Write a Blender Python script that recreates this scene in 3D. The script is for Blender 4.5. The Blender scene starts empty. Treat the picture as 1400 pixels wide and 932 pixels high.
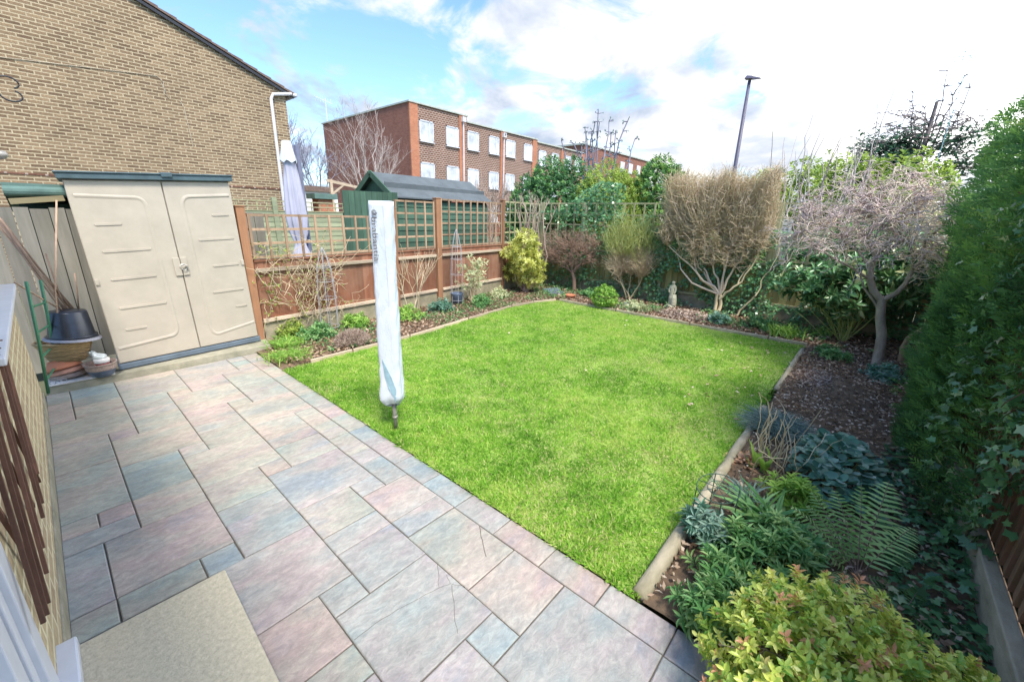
import bpy, math, numpy as np
from mathutils import Vector, Matrix
R=np.random.default_rng(7)
PI=math.pi
scn=bpy.context.scene
COL=scn.collection
# ------------------------------------------------------------------ helpers
WP={}                                   # world position of every parent
def place(o,parent,loc):
    COL.objects.link(o)
    if parent is not None:
        o.parent=parent; pl=WP[parent.name]
    else: pl=np.zeros(3)
    o.location=tuple(np.array(loc,float)-pl); WP[o.name]=np.array(loc,float)
def tag(o,label=None,cat=None,group=None,kind=None):
    if label: o['label']=label
    if cat: o['category']=cat
    if group: o['group']=group
    if kind: o['kind']=kind
    return o
def thing(name,label,cat,loc,group=None):
    o=bpy.data.objects.new(name,None); o.empty_display_size=.1
    place(o,None,loc); return tag(o,label,cat,group)
class MB:
    def __init__(s): s.V=[]; s.F=[]; s.n=0; s.T=[]; s.M=[]
    def add(s,v,f,t=.5,m=0):
        v=np.asarray(v,float).reshape(-1,3)
        s.V.append(v)
        for q in f: s.F.append([i+s.n for i in q]); s.T.append(t); s.M.append(m)
        s.n+=len(v); return s
    def box(s,a,b,t=.5,m=0):
        x0,y0,z0=np.minimum(a,b); x1,y1,z1=np.maximum(a,b)
        v=[(x0,y0,z0),(x1,y0,z0),(x1,y1,z0),(x0,y1,z0),(x0,y0,z1),(x1,y0,z1),(x1,y1,z1),(x0,y1,z1)]
        return s.add(v,[(0,3,2,1),(4,5,6,7),(0,1,5,4),(1,2,6,5),(2,3,7,6),(3,0,4,7)],t,m)
    def hexa(s,v8,t=.5,m=0):           # 4 bottom + 4 top corners, any shape
        return s.add(v8,[(0,3,2,1),(4,5,6,7),(0,1,5,4),(1,2,6,5),(2,3,7,6),(3,0,4,7)],t,m)
    def bar(s,a,b,w,h,up=(0,0,1),t=.5,m=0):
        a=np.array(a,float);b=np.array(b,float);d=b-a;d/=np.linalg.norm(d)
        u=np.array(up,float); sd=np.cross(d,u); 
        if np.linalg.norm(sd)<1e-4: sd=np.cross(d,(1,0,0))
        sd/=np.linalg.norm(sd); u=np.cross(sd,d)
        c=[a-sd*w/2-u*h/2,a+sd*w/2-u*h/2,b+sd*w/2-u*h/2,b-sd*w/2-u*h/2]
        c+=[q+u*h for q in c]
        return s.hexa(c,t,m)
    def tube(s,P,r,n=8,cap=True,t=.5,m=0):
        P=np.array(P,float); k=len(P); r=np.broadcast_to(np.array(r,float),(k,))
        d=np.gradient(P,axis=0); d/=np.linalg.norm(d,axis=1)[:,None]+1e-9
        ref=np.array((0,0,1.)) if abs(d[:,2]).mean()<.8 else np.array((1.,0,0))
        a=np.cross(d,ref); a/=np.linalg.norm(a,axis=1)[:,None]+1e-9; b=np.cross(d,a)
        th=np.arange(n)*2*PI/n
        v=P[:,None]+r[:,None,None]*(a[:,None]*np.cos(th)[None,:,None]+b[:,None]*np.sin(th)[None,:,None])
        f=[(i*n+j,i*n+(j+1)%n,(i+1)*n+(j+1)%n,(i+1)*n+j) for i in range(k-1) for j in range(n)]
        if cap: f+=[tuple(range(n-1,-1,-1)),tuple((k-1)*n+j for j in range(n))]
        return s.add(v,f,t,m)
    def lathe(s,c,prof,n=24,t=.5,m=0,tilt=None):
        v=[]
        for (r,z) in prof:
            for j in range(n): v.append((r*math.cos(2*PI*j/n),r*math.sin(2*PI*j/n),z))
        v=np.array(v)
        if tilt is not None: v=v@np.array(Matrix.Rotation(tilt[1],3,Vector(tilt[0]))).T
        v=v+np.array(c,float)
        f=[(i*n+j,i*n+(j+1)%n,(i+1)*n+(j+1)%n,(i+1)*n+j) for i in range(len(prof)-1) for j in range(n)]
        return s.add(v,f,t,m)
    def build(s,name,mats,parent=None,loc=None,smooth=False,bevel=0):
        V=np.concatenate(s.V); 
        if loc is None: loc=WP[parent.name] if parent is not None else np.array((V[:,0].mean(),V[:,1].mean(),V[:,2].min()))
        loc=np.array(loc,float)
        me=bpy.data.meshes.new(name); me.from_pydata((V-loc).tolist(),[],s.F)
        if not isinstance(mats,(list,tuple)): mats=[mats]
        for q in mats: me.materials.append(q)
        me.polygons.foreach_set('material_index',s.M)
        a=me.attributes.new('tint','FLOAT','FACE'); a.data.foreach_set('value',s.T)
        if smooth: me.polygons.foreach_set('use_smooth',[True]*len(s.F))
        me.update()
        o=bpy.data.objects.new(name,me); place(o,parent,loc)
        if bevel:
            b=o.modifiers.new('bev','BEVEL'); b.width=bevel; b.segments=2; b.limit_method='ANGLE'
        return o
def fast_mesh(name,V,starts_per_face,loops,mat,tints,parent=None,loc=None,smooth=False):
    V=np.asarray(V,np.float32).reshape(-1,3)
    if loc is None: loc=WP[parent.name] if parent is not None else np.array((V[:,0].mean(),V[:,1].mean(),V[:,2].min()))
    loc=np.array(loc,float)
    me=bpy.data.meshes.new(name); me.vertices.add(len(V)); me.vertices.foreach_set('co',(V-loc.astype(np.float32)).ravel())
    nf=len(starts_per_face); me.loops.add(len(loops)); me.loops.foreach_set('vertex_index',np.asarray(loops,np.int32))
    me.polygons.add(nf); st=np.concatenate([[0],np.cumsum(starts_per_face)[:-1]]).astype(np.int32)
    me.polygons.foreach_set('loop_start',st)
    try: me.polygons.foreach_set('loop_total',np.asarray(starts_per_face,np.int32))
    except Exception: pass
    me.materials.append(mat)
    a=me.attributes.new('tint','FLOAT','FACE'); a.data.foreach_set('value',np.asarray(tints,np.float32))
    if smooth: me.polygons.foreach_set('use_smooth',np.ones(nf,bool))
    me.update(calc_edges=True); me.validate()
    o=bpy.data.objects.new(name,me); place(o,parent,loc); return o
TPL={
 'diamond':(np.array([(0,0,0),(.45,.5,.10),(1,0,-.05),(.45,-.5,.10)]),[(0,1,2,3)]),
 'blade':(np.array([(0,.5,0),(0,-.5,0),(.6,-.35,.0),(.6,.35,0),(1,0,-.12)]),[(0,1,2,3),(3,2,4)]),
 'leaf':(np.array([(0,0,0),(.3,.42,.12),(.68,.38,.10),(1,0,-.10),(.68,-.38,.10),(.3,-.42,.12),(.35,0,0),(.7,0,-.02)]),
   [(0,6,1),(0,5,6),(1,6,7,2),(6,5,4,7),(2,7,3),(7,4,3)]),
 'ivy':(np.array([(0,0,0),(-.05,.35,.03),(.25,.30,.05),(.45,.55,0),(.55,.2,.05),(1,0,-.05),(.55,-.2,.05),(.45,-.55,0),(.25,-.30,.05),(-.05,-.35,.03)]),
   [(0,2,1),(0,4,3,2),(0,6,5,4),(0,8,7,6),(0,9,8)]),
 'round':(np.array([(0,0,0),(.12,.42,.05),(.5,.56,.07),(.88,.38,.03),(1,0,-.02),(.88,-.38,.03),(.5,-.56,.07),(.12,-.42,.05),(.5,0,-.05)]),
   [(0,8,2,1),(8,4,3,2),(8,6,5,4),(0,7,6,8)]),
 'flake':(np.array([(0,0,0),(.4,.5,.15),(1,.1,0),(.5,-.45,.1)]),[(0,1,2,3)]),
}
def norm(v): return v/(np.linalg.norm(v,axis=-1,keepdims=True)+1e-9)
class Leaves:
    def __init__(s,kind='diamond'): s.kind=kind; s.A=[]
    def add(s,P,D,N,L,W,T):
        P=np.atleast_2d(P); n=len(P); D=norm(np.broadcast_to(D,(n,3))); N=np.broadcast_to(N,(n,3))
        S=norm(np.cross(N,D)); N2=norm(np.cross(D,S))
        L=np.broadcast_to(L,(n,)); W=np.broadcast_to(W,(n,)); T=np.broadcast_to(T,(n,))
        s.A.append((P,D,S,N2,L,W,T)); return s
    def build(s,name,mat,parent=None,loc=None):
        P,D,S,N,L,W,T=[np.concatenate(q) for q in zip(*s.A)]
        tv,tf=TPL[s.kind]; k=len(tv); n=len(P)
        V=P[:,None]+tv[None,:,0,None]*D[:,None]*L[:,None,None]+tv[None,:,1,None]*S[:,None]*W[:,None,None]+tv[None,:,2,None]*N[:,None]*L[:,None,None]
        loops=np.concatenate([np.array(f) for f in tf]); cnt=np.array([len(f) for f in tf])
        LL=(loops[None]+np.arange(n)[:,None]*k).ravel(); CC=np.tile(cnt,n)
        return fast_mesh(name,V.reshape(-1,3),CC,LL,mat,np.repeat(T,len(tf)),parent,loc)
class Twigs:
    def __init__(s): s.d={}
    def add(s,P,r0,r1=None,t=.5):
        P=np.asarray(P,float); k=len(P); r1=r0*.4 if r1 is None else r1
        s.d.setdefault(k,[]).append((P,np.linspace(r0,r1,k),t)); return s
    def addb(s,P,R_,T):      # batch (n,k,3),(n,k),(n,)
        for a,b,c in zip(P,R_,T): s.d.setdefault(P.shape[1],[]).append((a,b,c))
    def build(s,name,mat,parent=None,loc=None,sides=4,smooth=True):
        VV=[];LL=[];CC=[];TT=[];off=0
        for k,lst in s.d.items():
            P=np.array([q[0] for q in lst]); r=np.array([q[1] for q in lst]); T=np.array([q[2] for q in lst]); n=len(P)
            d=norm(np.gradient(P,axis=1)); ref=np.where(np.abs(d[:,:,2:3].mean(1,keepdims=True))<.8,np.array((0,0,1.)),np.array((1.,0,0)))
            a=norm(np.cross(d,np.broadcast_to(ref,d.shape))); b=np.cross(d,a)
            th=np.arange(sides)*2*PI/sides
            V=P[:,:,None]+r[:,:,None,None]*(a[:,:,None]*np.cos(th)[None,None,:,None]+b[:,:,None]*np.sin(th)[None,None,:,None])
            VV.append(V.reshape(-1,3))
            q=np.array([(i*sides+j,i*sides+(j+1)%sides,(i+1)*sides+(j+1)%sides,(i+1)*sides+j) for i in range(k-1) for j in range(sides)])
            L=(q[None]+(np.arange(n)*k*sides)[:,None,None]+off).reshape(-1)
            LL.append(L); CC.append(np.full(n*len(q),4)); TT.append(np.repeat(T,len(q))); off+=n*k*sides
        return fast_mesh(name,np.concatenate(VV),np.concatenate(CC),np.concatenate(LL),mat,np.concatenate(TT),parent,loc,smooth)
def vn(x,y,s,seed=0):                    # 2-D value noise 0..1
    x=np.asarray(x)*s+100.3*seed; y=np.asarray(y)*s+37.7*seed
    xi=np.floor(x).astype(int); yi=np.floor(y).astype(int); fx=x-xi; fy=y-yi; fx=fx*fx*(3-2*fx); fy=fy*fy*(3-2*fy)
    h=lambda a,b:(np.sin(a*127.1+b*311.7+seed*13.1)*43758.5453)%1
    return (h(xi,yi)*(1-fx)+h(xi+1,yi)*fx)*(1-fy)+(h(xi,yi+1)*(1-fx)+h(xi+1,yi+1)*fx)*fy
def fbm(x,y,s,seed=0): return (vn(x,y,s,seed)*.55+vn(x,y,s*2.1,seed+1)*.3+vn(x,y,s*4.3,seed+2)*.15)
def rdir(n): return norm(R.normal(size=(n,3)))
# ------------------------------------------------------------------ materials
def newmat(name):
    m=bpy.data.materials.new(name); m.use_nodes=True; nt=m.node_tree; nt.nodes.clear()
    out=nt.nodes.new('ShaderNodeOutputMaterial'); p=nt.nodes.new('ShaderNodeBsdfPrincipled'); nt.links.new(p.outputs[0],out.inputs[0])
    return m,nt,p,out
def N(nt,t,**k):
    n=nt.nodes.new(t)
    for a,b in k.items():
        if a[0]=='_': n.inputs[a[1:].replace('_',' ')].default_value=b
        else: setattr(n,a,b)
    return n
def ramp(nt,stops,interp='LINEAR'):
    r=nt.nodes.new('ShaderNodeValToRGB'); r.color_ramp.interpolation=interp
    e=r.color_ramp.elements
    while len(e)<len(stops): e.new(.5)
    for q,(p,c) in zip(e,stops): q.position=p; q.color=(*c,1) if len(c)==3 else c
    return r
def mixc(nt,f,a,b,mode='MIX'):
    m=nt.nodes.new('ShaderNodeMix'); m.data_type='RGBA'; m.blend_type=mode
    for s,v in ((0,f),(6,a),(7,b)):
        if hasattr(v,'is_output') or isinstance(v,bpy.types.NodeSocket): nt.links.new(v,m.inputs[s])
        else: m.inputs[s].default_value=v if s==0 else (*v,1)
    return m.outputs[2]
def solid(name,c,rough=.7,var=.15,scale=6,bump=.0,bscale=40,metal=0,c2=None,stretch=(1,1,1),spec=.4,tintvar=0):
    m,nt,p,o=newmat(name); g=N(nt,'ShaderNodeNewGeometry'); mp=N(nt,'ShaderNodeMapping'); mp.inputs['Scale'].default_value=stretch
    nt.links.new(g.outputs['Position'],mp.inputs[0])
    n=N(nt,'ShaderNodeTexNoise',_Scale=scale,_Detail=6,_Roughness=.65); nt.links.new(mp.outputs[0],n.inputs['Vector'])
    c2=c2 or tuple(q*.6 for q in c)
    a=tuple(q*(1+var) for q in c); b=tuple(x*(1-var)*.5+y*.5 for x,y in zip(c,c2))
    r=ramp(nt,[(.3,b),(.7,a)]); nt.links.new(n.outputs[0],r.inputs[0]); cc=r.outputs[0]
    if tintvar:
        at=N(nt,'ShaderNodeAttribute',attribute_name='tint'); mr=N(nt,'ShaderNodeMapRange'); mr.inputs[3].default_value=1-tintvar; mr.inputs[4].default_value=1+tintvar
        nt.links.new(at.outputs['Fac'],mr.inputs[0]); cc=mixc(nt,1.0,cc,mr.outputs[0],'MULTIPLY')
    nt.links.new(cc,p.inputs['Base Color']); p.inputs['Roughness'].default_value=rough; p.inputs['Metallic'].default_value=metal
    p.inputs['Specular IOR Level'].default_value=spec
    if bump:
        nb=N(nt,'ShaderNodeTexNoise',_Scale=bscale,_Detail=8,_Roughness=.7); nt.links.new(mp.outputs[0],nb.inputs['Vector'])
        bp=N(nt,'ShaderNodeBump',_Strength=bump,_Distance=.01); nt.links.new(nb.outputs[0],bp.inputs['Height']); nt.links.new(bp.outputs[0],p.inputs['Normal'])
    return m
def foliage(name,stops,rough=.5,trans=.25,spec=.35):
    k_=1.75 if name in('fol_hedge','fol_lime','fol_yellow') else 2.2 if name.startswith('fol_') else 1.75 if name in('tw_tan','tw_brown','tw_pink','tw_green') else 1.4 if name.startswith('tw_') else 1.0
    stops=[(p_,tuple(min(.82,q*(k_ if q*k_<.5 else (k_+.5)/1.5)) for q in c_)) for p_,c_ in stops]
    m,nt,p,o=newmat(name); at=N(nt,'ShaderNodeAttribute',attribute_name='tint'); r=ramp(nt,stops); nt.links.new(at.outputs['Fac'],r.inputs[0])
    nt.links.new(r.outputs[0],p.inputs['Base Color']); p.inputs['Roughness'].default_value=rough; p.inputs['Specular IOR Level'].default_value=spec
    if trans:
        t=N(nt,'ShaderNodeBsdfTranslucent'); nt.links.new(r.outputs[0],t.inputs[0]); mx=N(nt,'ShaderNodeMixShader'); mx.inputs[0].default_value=min(.45,trans*1.5)
        nt.links.new(p.outputs[0],mx.inputs[1]); nt.links.new(t.outputs[0],mx.inputs[2]); nt.links.new(mx.outputs[0],o.inputs[0])
    return m
def brickmat(name,ca,cb,mortar,bw=.225,rh=.075,ms=.011,dark=None,off=.5,bump=.6,blotch=.25,axis=None,mottle=(.85,1.1),bias=0.0):
    m,nt,p,o=newmat(name); g=N(nt,'ShaderNodeNewGeometry'); sp=N(nt,'ShaderNodeSeparateXYZ'); nt.links.new(g.outputs['Position'],sp.inputs[0])
    ad=N(nt,'ShaderNodeMath',operation='ADD'); nt.links.new(sp.outputs[0],ad.inputs[0]); nt.links.new(sp.outputs[1],ad.inputs[1])
    cm=N(nt,'ShaderNodeCombineXYZ'); nt.links.new(ad.outputs[0],cm.inputs[0]); nt.links.new(sp.outputs[2],cm.inputs[1])
    b=N(nt,'ShaderNodeTexBrick'); b.offset=off; b.squash=1.0 if name=='brick_buff' else 1; b.squash_frequency=2; b.inputs['Scale'].default_value=1; b.inputs['Brick Width'].default_value=bw; b.inputs['Row Height'].default_value=rh
    b.inputs['Mortar Size'].default_value=ms; b.inputs['Mortar Smooth'].default_value=.25; b.inputs['Bias'].default_value=bias
    b.inputs['Color1'].default_value=(*ca,1); b.inputs['Color2'].default_value=(*cb,1); b.inputs['Mortar'].default_value=(*mortar,1)
    wob=N(nt,'ShaderNodeTexNoise',_Scale=6,_Detail=3); nt.links.new(g.outputs['Position'],wob.inputs['Vector'])
    wm=N(nt,'ShaderNodeVectorMath',operation='SCALE'); wm.inputs['Scale'].default_value=.012; nt.links.new(wob.outputs['Color'],wm.inputs[0])
    wa=N(nt,'ShaderNodeVectorMath',operation='ADD'); nt.links.new(cm.outputs[0],wa.inputs[0]); nt.links.new(wm.outputs[0],wa.inputs[1]); nt.links.new(wa.outputs[0],b.inputs['Vector'])
    n=N(nt,'ShaderNodeTexNoise',_Scale=1.3,_Detail=8,_Roughness=.7); nt.links.new(g.outputs['Position'],n.inputs['Vector'])
    mr=N(nt,'ShaderNodeMapRange'); mr.inputs[1].default_value=.3; mr.inputs[2].default_value=.7; mr.inputs[3].default_value=mottle[0]; mr.inputs[4].default_value=mottle[1]; nt.links.new(n.outputs[0],mr.inputs[0])
    n2=N(nt,'ShaderNodeTexNoise',_Scale=30,_Detail=4); nt.links.new(g.outputs['Position'],n2.inputs['Vector'])
    mr2=N(nt,'ShaderNodeMapRange'); mr2.inputs[1].default_value=.3; mr2.inputs[2].default_value=.7; mr2.inputs[3].default_value=.8; mr2.inputs[4].default_value=1.15; nt.links.new(n2.outputs[0],mr2.inputs[0])
    c=mixc(nt,1.0,b.outputs[0],mr.outputs[0],'MULTIPLY'); c=mixc(nt,1.0,c,mr2.outputs[0],'MULTIPLY')
    nt.links.new(c,p.inputs['Base Color']); p.inputs['Roughness'].default_value=.9; p.inputs['Specular IOR Level'].default_value=.2
    bp=N(nt,'ShaderNodeBump',_Strength=bump,_Distance=.008); bp.invert=True; nt.links.new(b.outputs['Fac'],bp.inputs['Height']); nt.links.new(bp.outputs[0],p.inputs['Normal'])
    return m
def woodmat(name,c,c2,rough=.85,vert=True,algae=None,gscale=18,tv=.25):
    m,nt,p,o=newmat(name); g=N(nt,'ShaderNodeNewGeometry'); mp=N(nt,'ShaderNodeMapping'); mp.inputs['Scale'].default_value=(1,1,.08) if vert else (.08,.08,1)
    nt.links.new(g.outputs['Position'],mp.inputs[0])
    n=N(nt,'ShaderNodeTexNoise',_Scale=gscale,_Detail=8,_Roughness=.7); nt.links.new(mp.outputs[0],n.inputs['Vector'])
    n2=N(nt,'ShaderNodeTexNoise',_Scale=2.2,_Detail=6,_Roughness=.7); nt.links.new(g.outputs['Position'],n2.inputs['Vector'])
    r=ramp(nt,[(.32,c2),(.68,c)]); nt.links.new(n.outputs[0],r.inputs[0]); cc=r.outputs[0]
    r2=ramp(nt,[(.4,(0,0,0)),(.7,(1,1,1))]); nt.links.new(n2.outputs[0],r2.inputs[0])
    cc=mixc(nt,r2.outputs[0],cc,mixc(nt,.5,cc,algae or tuple(q*.55 for q in c)))
    at=N(nt,'ShaderNodeAttribute',attribute_name='tint'); mr=N(nt,'ShaderNodeMapRange'); mr.inputs[3].default_value=1-tv; mr.inputs[4].default_value=1+tv
    nt.links.new(at.outputs['Fac'],mr.inputs[0]); cc=mixc(nt,1.0,cc,mr.outputs[0],'MULTIPLY')
    nt.links.new(cc,p.inputs['Base Color']); p.inputs['Roughness'].default_value=rough; p.inputs['Specular IOR Level'].default_value=.2
    bp=N(nt,'ShaderNodeBump',_Strength=.35,_Distance=.004); nt.links.new(n.outputs[0],bp.inputs['Height']); nt.links.new(bp.outputs[0],p.inputs['Normal'])
    return m
M={}
M['brick_buff']=brickmat('brick_buff',(.145,.092,.055),(.285,.195,.115),(.42,.34,.22),bw=.20,rh=.063,ms=.011,bias=.0)
M['brick_own']=brickmat('brick_own',(.36,.27,.17),(.45,.36,.22),(.60,.54,.36))
M['brick_red']=brickmat('brick_red',(.20,.075,.05),(.27,.11,.075),(.26,.15,.11),bump=.3)
M['brick_orange']=brickmat('brick_orange',(.40,.14,.075),(.46,.19,.10),(.42,.22,.14),bump=.3)
M['tile_brown']=brickmat('tile_brown',(.135,.062,.042),(.19,.092,.062),(.40,.31,.25),bw=.26,rh=.13,ms=.022,bump=.5)
M['roof_tile']=solid('roof_tile',(.16,.11,.085),.85,.3,9,bump=.5)
M['upvc']=solid('upvc',(.62,.63,.66),.35,.03,3)
M['cable']=solid('cable',(.46,.40,.30),.7,.1,5)
M['pipe']=solid('pipe',(.62,.60,.60),.5,.05,5)
M['glass']=solid('glass',(.55,.60,.65),.12,.25,1.5,c2=(.25,.3,.35),spec=.8)
M['net_curtain']=solid('net_curtain',(.62,.63,.64),.25,.2,1.3,c2=(.2,.22,.24))
M['parapet']=solid('parapet',(.42,.44,.38),.6,.1,4)
M['concrete']=solid('concrete',(.30,.27,.20),.95,.25,7,bump=.6,bscale=60,c2=(.16,.17,.10))
M['gravel_board']=solid('gravel_board',(.33,.27,.18),.95,.3,5,bump=.5,bscale=50,c2=(.17,.19,.10))
M['fence_orange']=woodmat('fence_orange',(.275,.115,.062),(.18,.07,.04),algae=(.33,.22,.15))
M['rail']=woodmat('rail',(.62,.49,.35),(.46,.35,.25),vert=False)
M['post']=woodmat('post',(.36,.18,.095),(.24,.12,.065))
M['trellis']=woodmat('trellis',(.46,.31,.20),(.30,.195,.12),tv=.3)
M['trellis_green']=woodmat('trellis_green',(.42,.38,.23),(.28,.26,.15),tv=.25,algae=(.3,.32,.14))
M['back_boards']=woodmat('back_boards',(.36,.29,.12),(.20,.18,.08),algae=(.26,.28,.07))
M['grey_boards']=woodmat('grey_boards',(.33,.30,.25),(.21,.195,.16),tv=.35,algae=(.22,.205,.15))
M['right_boards']=woodmat('right_boards',(.34,.17,.11),(.22,.11,.07),algae=(.2,.2,.08),tv=.2)
M['shed_green']=woodmat('shed_green',(.075,.135,.09),(.05,.095,.065),tv=.25)
M['shed_dark']=woodmat('shed_dark',(.035,.06,.04),(.02,.04,.03))
M['lap_grey']=woodmat('lap_grey',(.34,.36,.22),(.22,.24,.15),vert=False,tv=.3)
M['felt']=solid('felt',(.10,.115,.12),.95,.15,3,bump=.3,bscale=120)
M['felt_green']=solid('felt_green',(.11,.18,.15),.9,.2,6,bump=.3,bscale=90)
M['leaf_wood']=woodmat('leaf_wood',(.35,.30,.16),(.25,.2,.12),vert=False)
M['resin']=solid('resin',(.46,.40,.315),.55,.05,5,bump=.12,bscale=300,c2=(.38,.33,.26))
M['resin_dark']=solid('resin_dark',(.075,.115,.125),.5,.15,8)
M['resin_blue']=solid('resin_blue',(.13,.165,.20),.6,.12,8)
M['chrome']=solid('chrome',(.55,.54,.5),.3,.1,10,metal=.8)
M['cover']=solid('cover',(.58,.61,.64),.5,.06,7,bump=1.0,bscale=13,stretch=(1,1,.45),c2=(.55,.62,.68))
M['cover_blue']=solid('cover_blue',(.28,.42,.48),.6,.1,12)
M['text_grey']=solid('text_grey',(.12,.11,.11),.6,.05,12)
M['pole_metal']=solid('pole_metal',(.30,.28,.25),.5,.25,25,metal=.4)
M['black_plastic']=solid('black_plastic',(.028,.032,.042),.32,.2,20,spec=.5)
M['grey_plastic']=solid('grey_plastic',(.30,.29,.31),.5,.1,20)
M['terracotta']=solid('terracotta',(.50,.165,.075),.75,.12,12,c2=(.45,.2,.12))
M['terracotta_pale']=solid('terracotta_pale',(.50,.25,.17),.8,.15,14)
M['glaze_blue']=solid('glaze_blue',(.09,.12,.17),.3,.3,20)
M['glaze_brown']=solid('glaze_brown',(.30,.22,.18),.5,.4,60)
M['red_pot']=solid('red_pot',(.42,.09,.07),.5,.1,20)
M['white_label']=solid('white_label',(.72,.68,.62),.6,.08,20)
M['bag']=solid('bag',(.62,.64,.60),.35,.2,30)
M['wicker']=solid('wicker',(.36,.25,.12),.8,.35,70,c2=(.16,.1,.05),stretch=(.5,.5,3),tintvar=.3)
M['green_plastic']=solid('green_plastic',(.06,.20,.10),.5,.15,10)
M['cane']=solid('cane',(.38,.25,.17),.7,.25,30,stretch=(1,1,.3),tintvar=.3)
M['red_slat']=woodmat('red_slat',(.17,.085,.055),(.09,.045,.03),tv=.3)
M['iron']=solid('iron',(.03,.03,.035),.5,.2,20)
M['wire_grey']=solid('wire_grey',(.40,.39,.40),.5,.2,20)
M['wire_green']=solid('wire_green',(.03,.07,.05),.5,.2,20)
M['log']=solid('log',(.40,.34,.235),.9,.25,9,bump=.6,bscale=30,stretch=(.4,1,1),c2=(.22,.2,.11))
M['soil']=solid('soil',(.16,.105,.062),.98,.35,9,bump=1.0,bscale=25,c2=(.035,.024,.017))
M['earth']=solid('earth',(.12,.12,.07),.98,.3,.7,c2=(.06,.07,.03))
M['turf']=solid('turf',(.20,.30,.05),.95,.25,3,c2=(.22,.22,.08))
M['stone']=solid('stone',(.50,.47,.33),.9,.2,25,bump=.6,bscale=60,c2=(.26,.26,.16))
M['lilac']=solid('lilac',(.44,.43,.50),.8,.08,4,c2=(.36,.36,.42))
M['lilac_dark']=solid('lilac_dark',(.17,.18,.25),.5,.1,6)
M['render_white']=solid('render_white',(.72,.72,.70),.8,.06,3)
M['lamp_metal']=solid('lamp_metal',(.10,.09,.13),.5,.1,8)
M['contr']=solid('contr',(.65,.64,.66),.7,.1,8)
# foliage palettes
M['grass']=foliage('grass',[(0,(.11,.26,.03)),(.35,(.23,.48,.05)),(.6,(.36,.60,.08)),(.85,(.56,.66,.17)),(1,(.70,.62,.34))],.5,.4,.15)
M['fol_hedge']=foliage('fol_hedge',[(0,(.02,.055,.02)),(.5,(.045,.115,.04)),(.85,(.08,.18,.05)),(1,(.16,.27,.07))])
M['fol_conifer']=foliage('fol_conifer',[(0,(.020,.050,.020)),(.5,(.048,.105,.032)),(.85,(.10,.185,.04)),(1,(.18,.27,.055))],.6,.25,.2)
M['fol_ivy']=foliage('fol_ivy',[(0,(.018,.05,.02)),(.5,(.045,.105,.04)),(.85,(.07,.15,.055)),(1,(.2,.26,.11))],.3,.12,.5)
M['fol_lime']=foliage('fol_lime',[(0,(.07,.12,.02)),(.5,(.16,.23,.035)),(1,(.32,.38,.07))])
M['fol_yellow']=foliage('fol_yellow',[(0,(.10,.15,.03)),(.4,(.24,.30,.05)),(.8,(.48,.48,.10)),(1,(.62,.58,.20))])
M['fol_bush']=foliage('fol_bush',[(0,(.08,.18,.03)),(.35,(.22,.34,.05)),(.65,(.45,.49,.08)),(.85,(.62,.56,.14)),(.93,(.40,.19,.075)),(1,(.38,.15,.08))],.35,.25,.5)
M['fol_mid']=foliage('fol_mid',[(0,(.025,.075,.025)),(.5,(.065,.16,.05)),(1,(.16,.29,.09))],.4)
M['fol_fresh']=foliage('fol_fresh',[(0,(.04,.11,.015)),(.5,(.10,.24,.03)),(1,(.22,.38,.07))],.45,.35)
M['fol_blue']=foliage('fol_blue',[(0,(.03,.07,.045)),(.5,(.06,.14,.09)),(1,(.15,.26,.17))],.4)
M['fol_steel']=foliage('fol_steel',[(0,(.025,.045,.04)),(.5,(.06,.10,.09)),(1,(.16,.21,.17))],.5)
M['fol_fern']=foliage('fol_fern',[(0,(.04,.11,.025)),(.5,(.12,.26,.06)),(1,(.32,.46,.14))],.5,.4)
M['fol_pale']=foliage('fol_pale',[(0,(.15,.18,.09)),(1,(.42,.42,.25))])
M['fol_bronze']=foliage('fol_bronze',[(0,(.25,.09,.05)),(1,(.45,.22,.12))])
M['litter']=foliage('litter',[(0,(.10,.06,.035)),(.5,(.32,.20,.12)),(.8,(.54,.40,.28)),(1,(.72,.60,.46))],.85,.1,.15)
M['chips']=foliage('chips',[(0,(.12,.07,.05)),(.5,(.34,.24,.18)),(1,(.62,.50,.40))],.85,.0,.15)
M['tw_tan']=foliage('tw_tan',[(0,(.21,.14,.08)),(.5,(.37,.265,.155)),(1,(.52,.40,.25))],.8,0,.15)
M['tw_grey']=foliage('tw_grey',[(0,(.15,.12,.11)),(.5,(.29,.245,.22)),(1,(.46,.40,.33))],.8,0,.15)
M['tw_lilac']=foliage('tw_lilac',[(0,(.25,.18,.17)),(.5,(.46,.365,.31)),(1,(.66,.56,.40))],.8,0,.15)
M['tw_brown']=foliage('tw_brown',[(0,(.07,.045,.03)),(.5,(.16,.105,.075)),(1,(.27,.18,.13))],.8,0,.15)
M['tw_pink']=foliage('tw_pink',[(0,(.16,.10,.08)),(1,(.36,.25,.20))],.8,0,.15)
M['tw_green']=foliage('tw_green',[(0,(.16,.20,.045)),(.5,(.26,.31,.08)),(1,(.36,.40,.14))],.7,.1,.15)
M['tw_dead']=foliage('tw_dead',[(0,(.35,.27,.16)),(1,(.62,.52,.36))],.8,.1,.15)
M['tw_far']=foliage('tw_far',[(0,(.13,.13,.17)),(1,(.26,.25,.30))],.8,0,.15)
M['tw_cedar']=foliage('tw_cedar',[(0,(.11,.09,.085)),(1,(.22,.18,.165))],.8,0,.15)
M['fol_cedar']=foliage('fol_cedar',[(0,(.02,.05,.03)),(1,(.05,.11,.06))],.6)
M['bark']=solid('bark',(.36,.30,.24),.9,.25,14,bump=.8,bscale=40,stretch=(1,1,.4),c2=(.14,.12,.08))
M['bark_tan']=solid('bark_tan',(.38,.29,.19),.9,.25,14,bump=.6,bscale=40,stretch=(1,1,.4))
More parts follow.
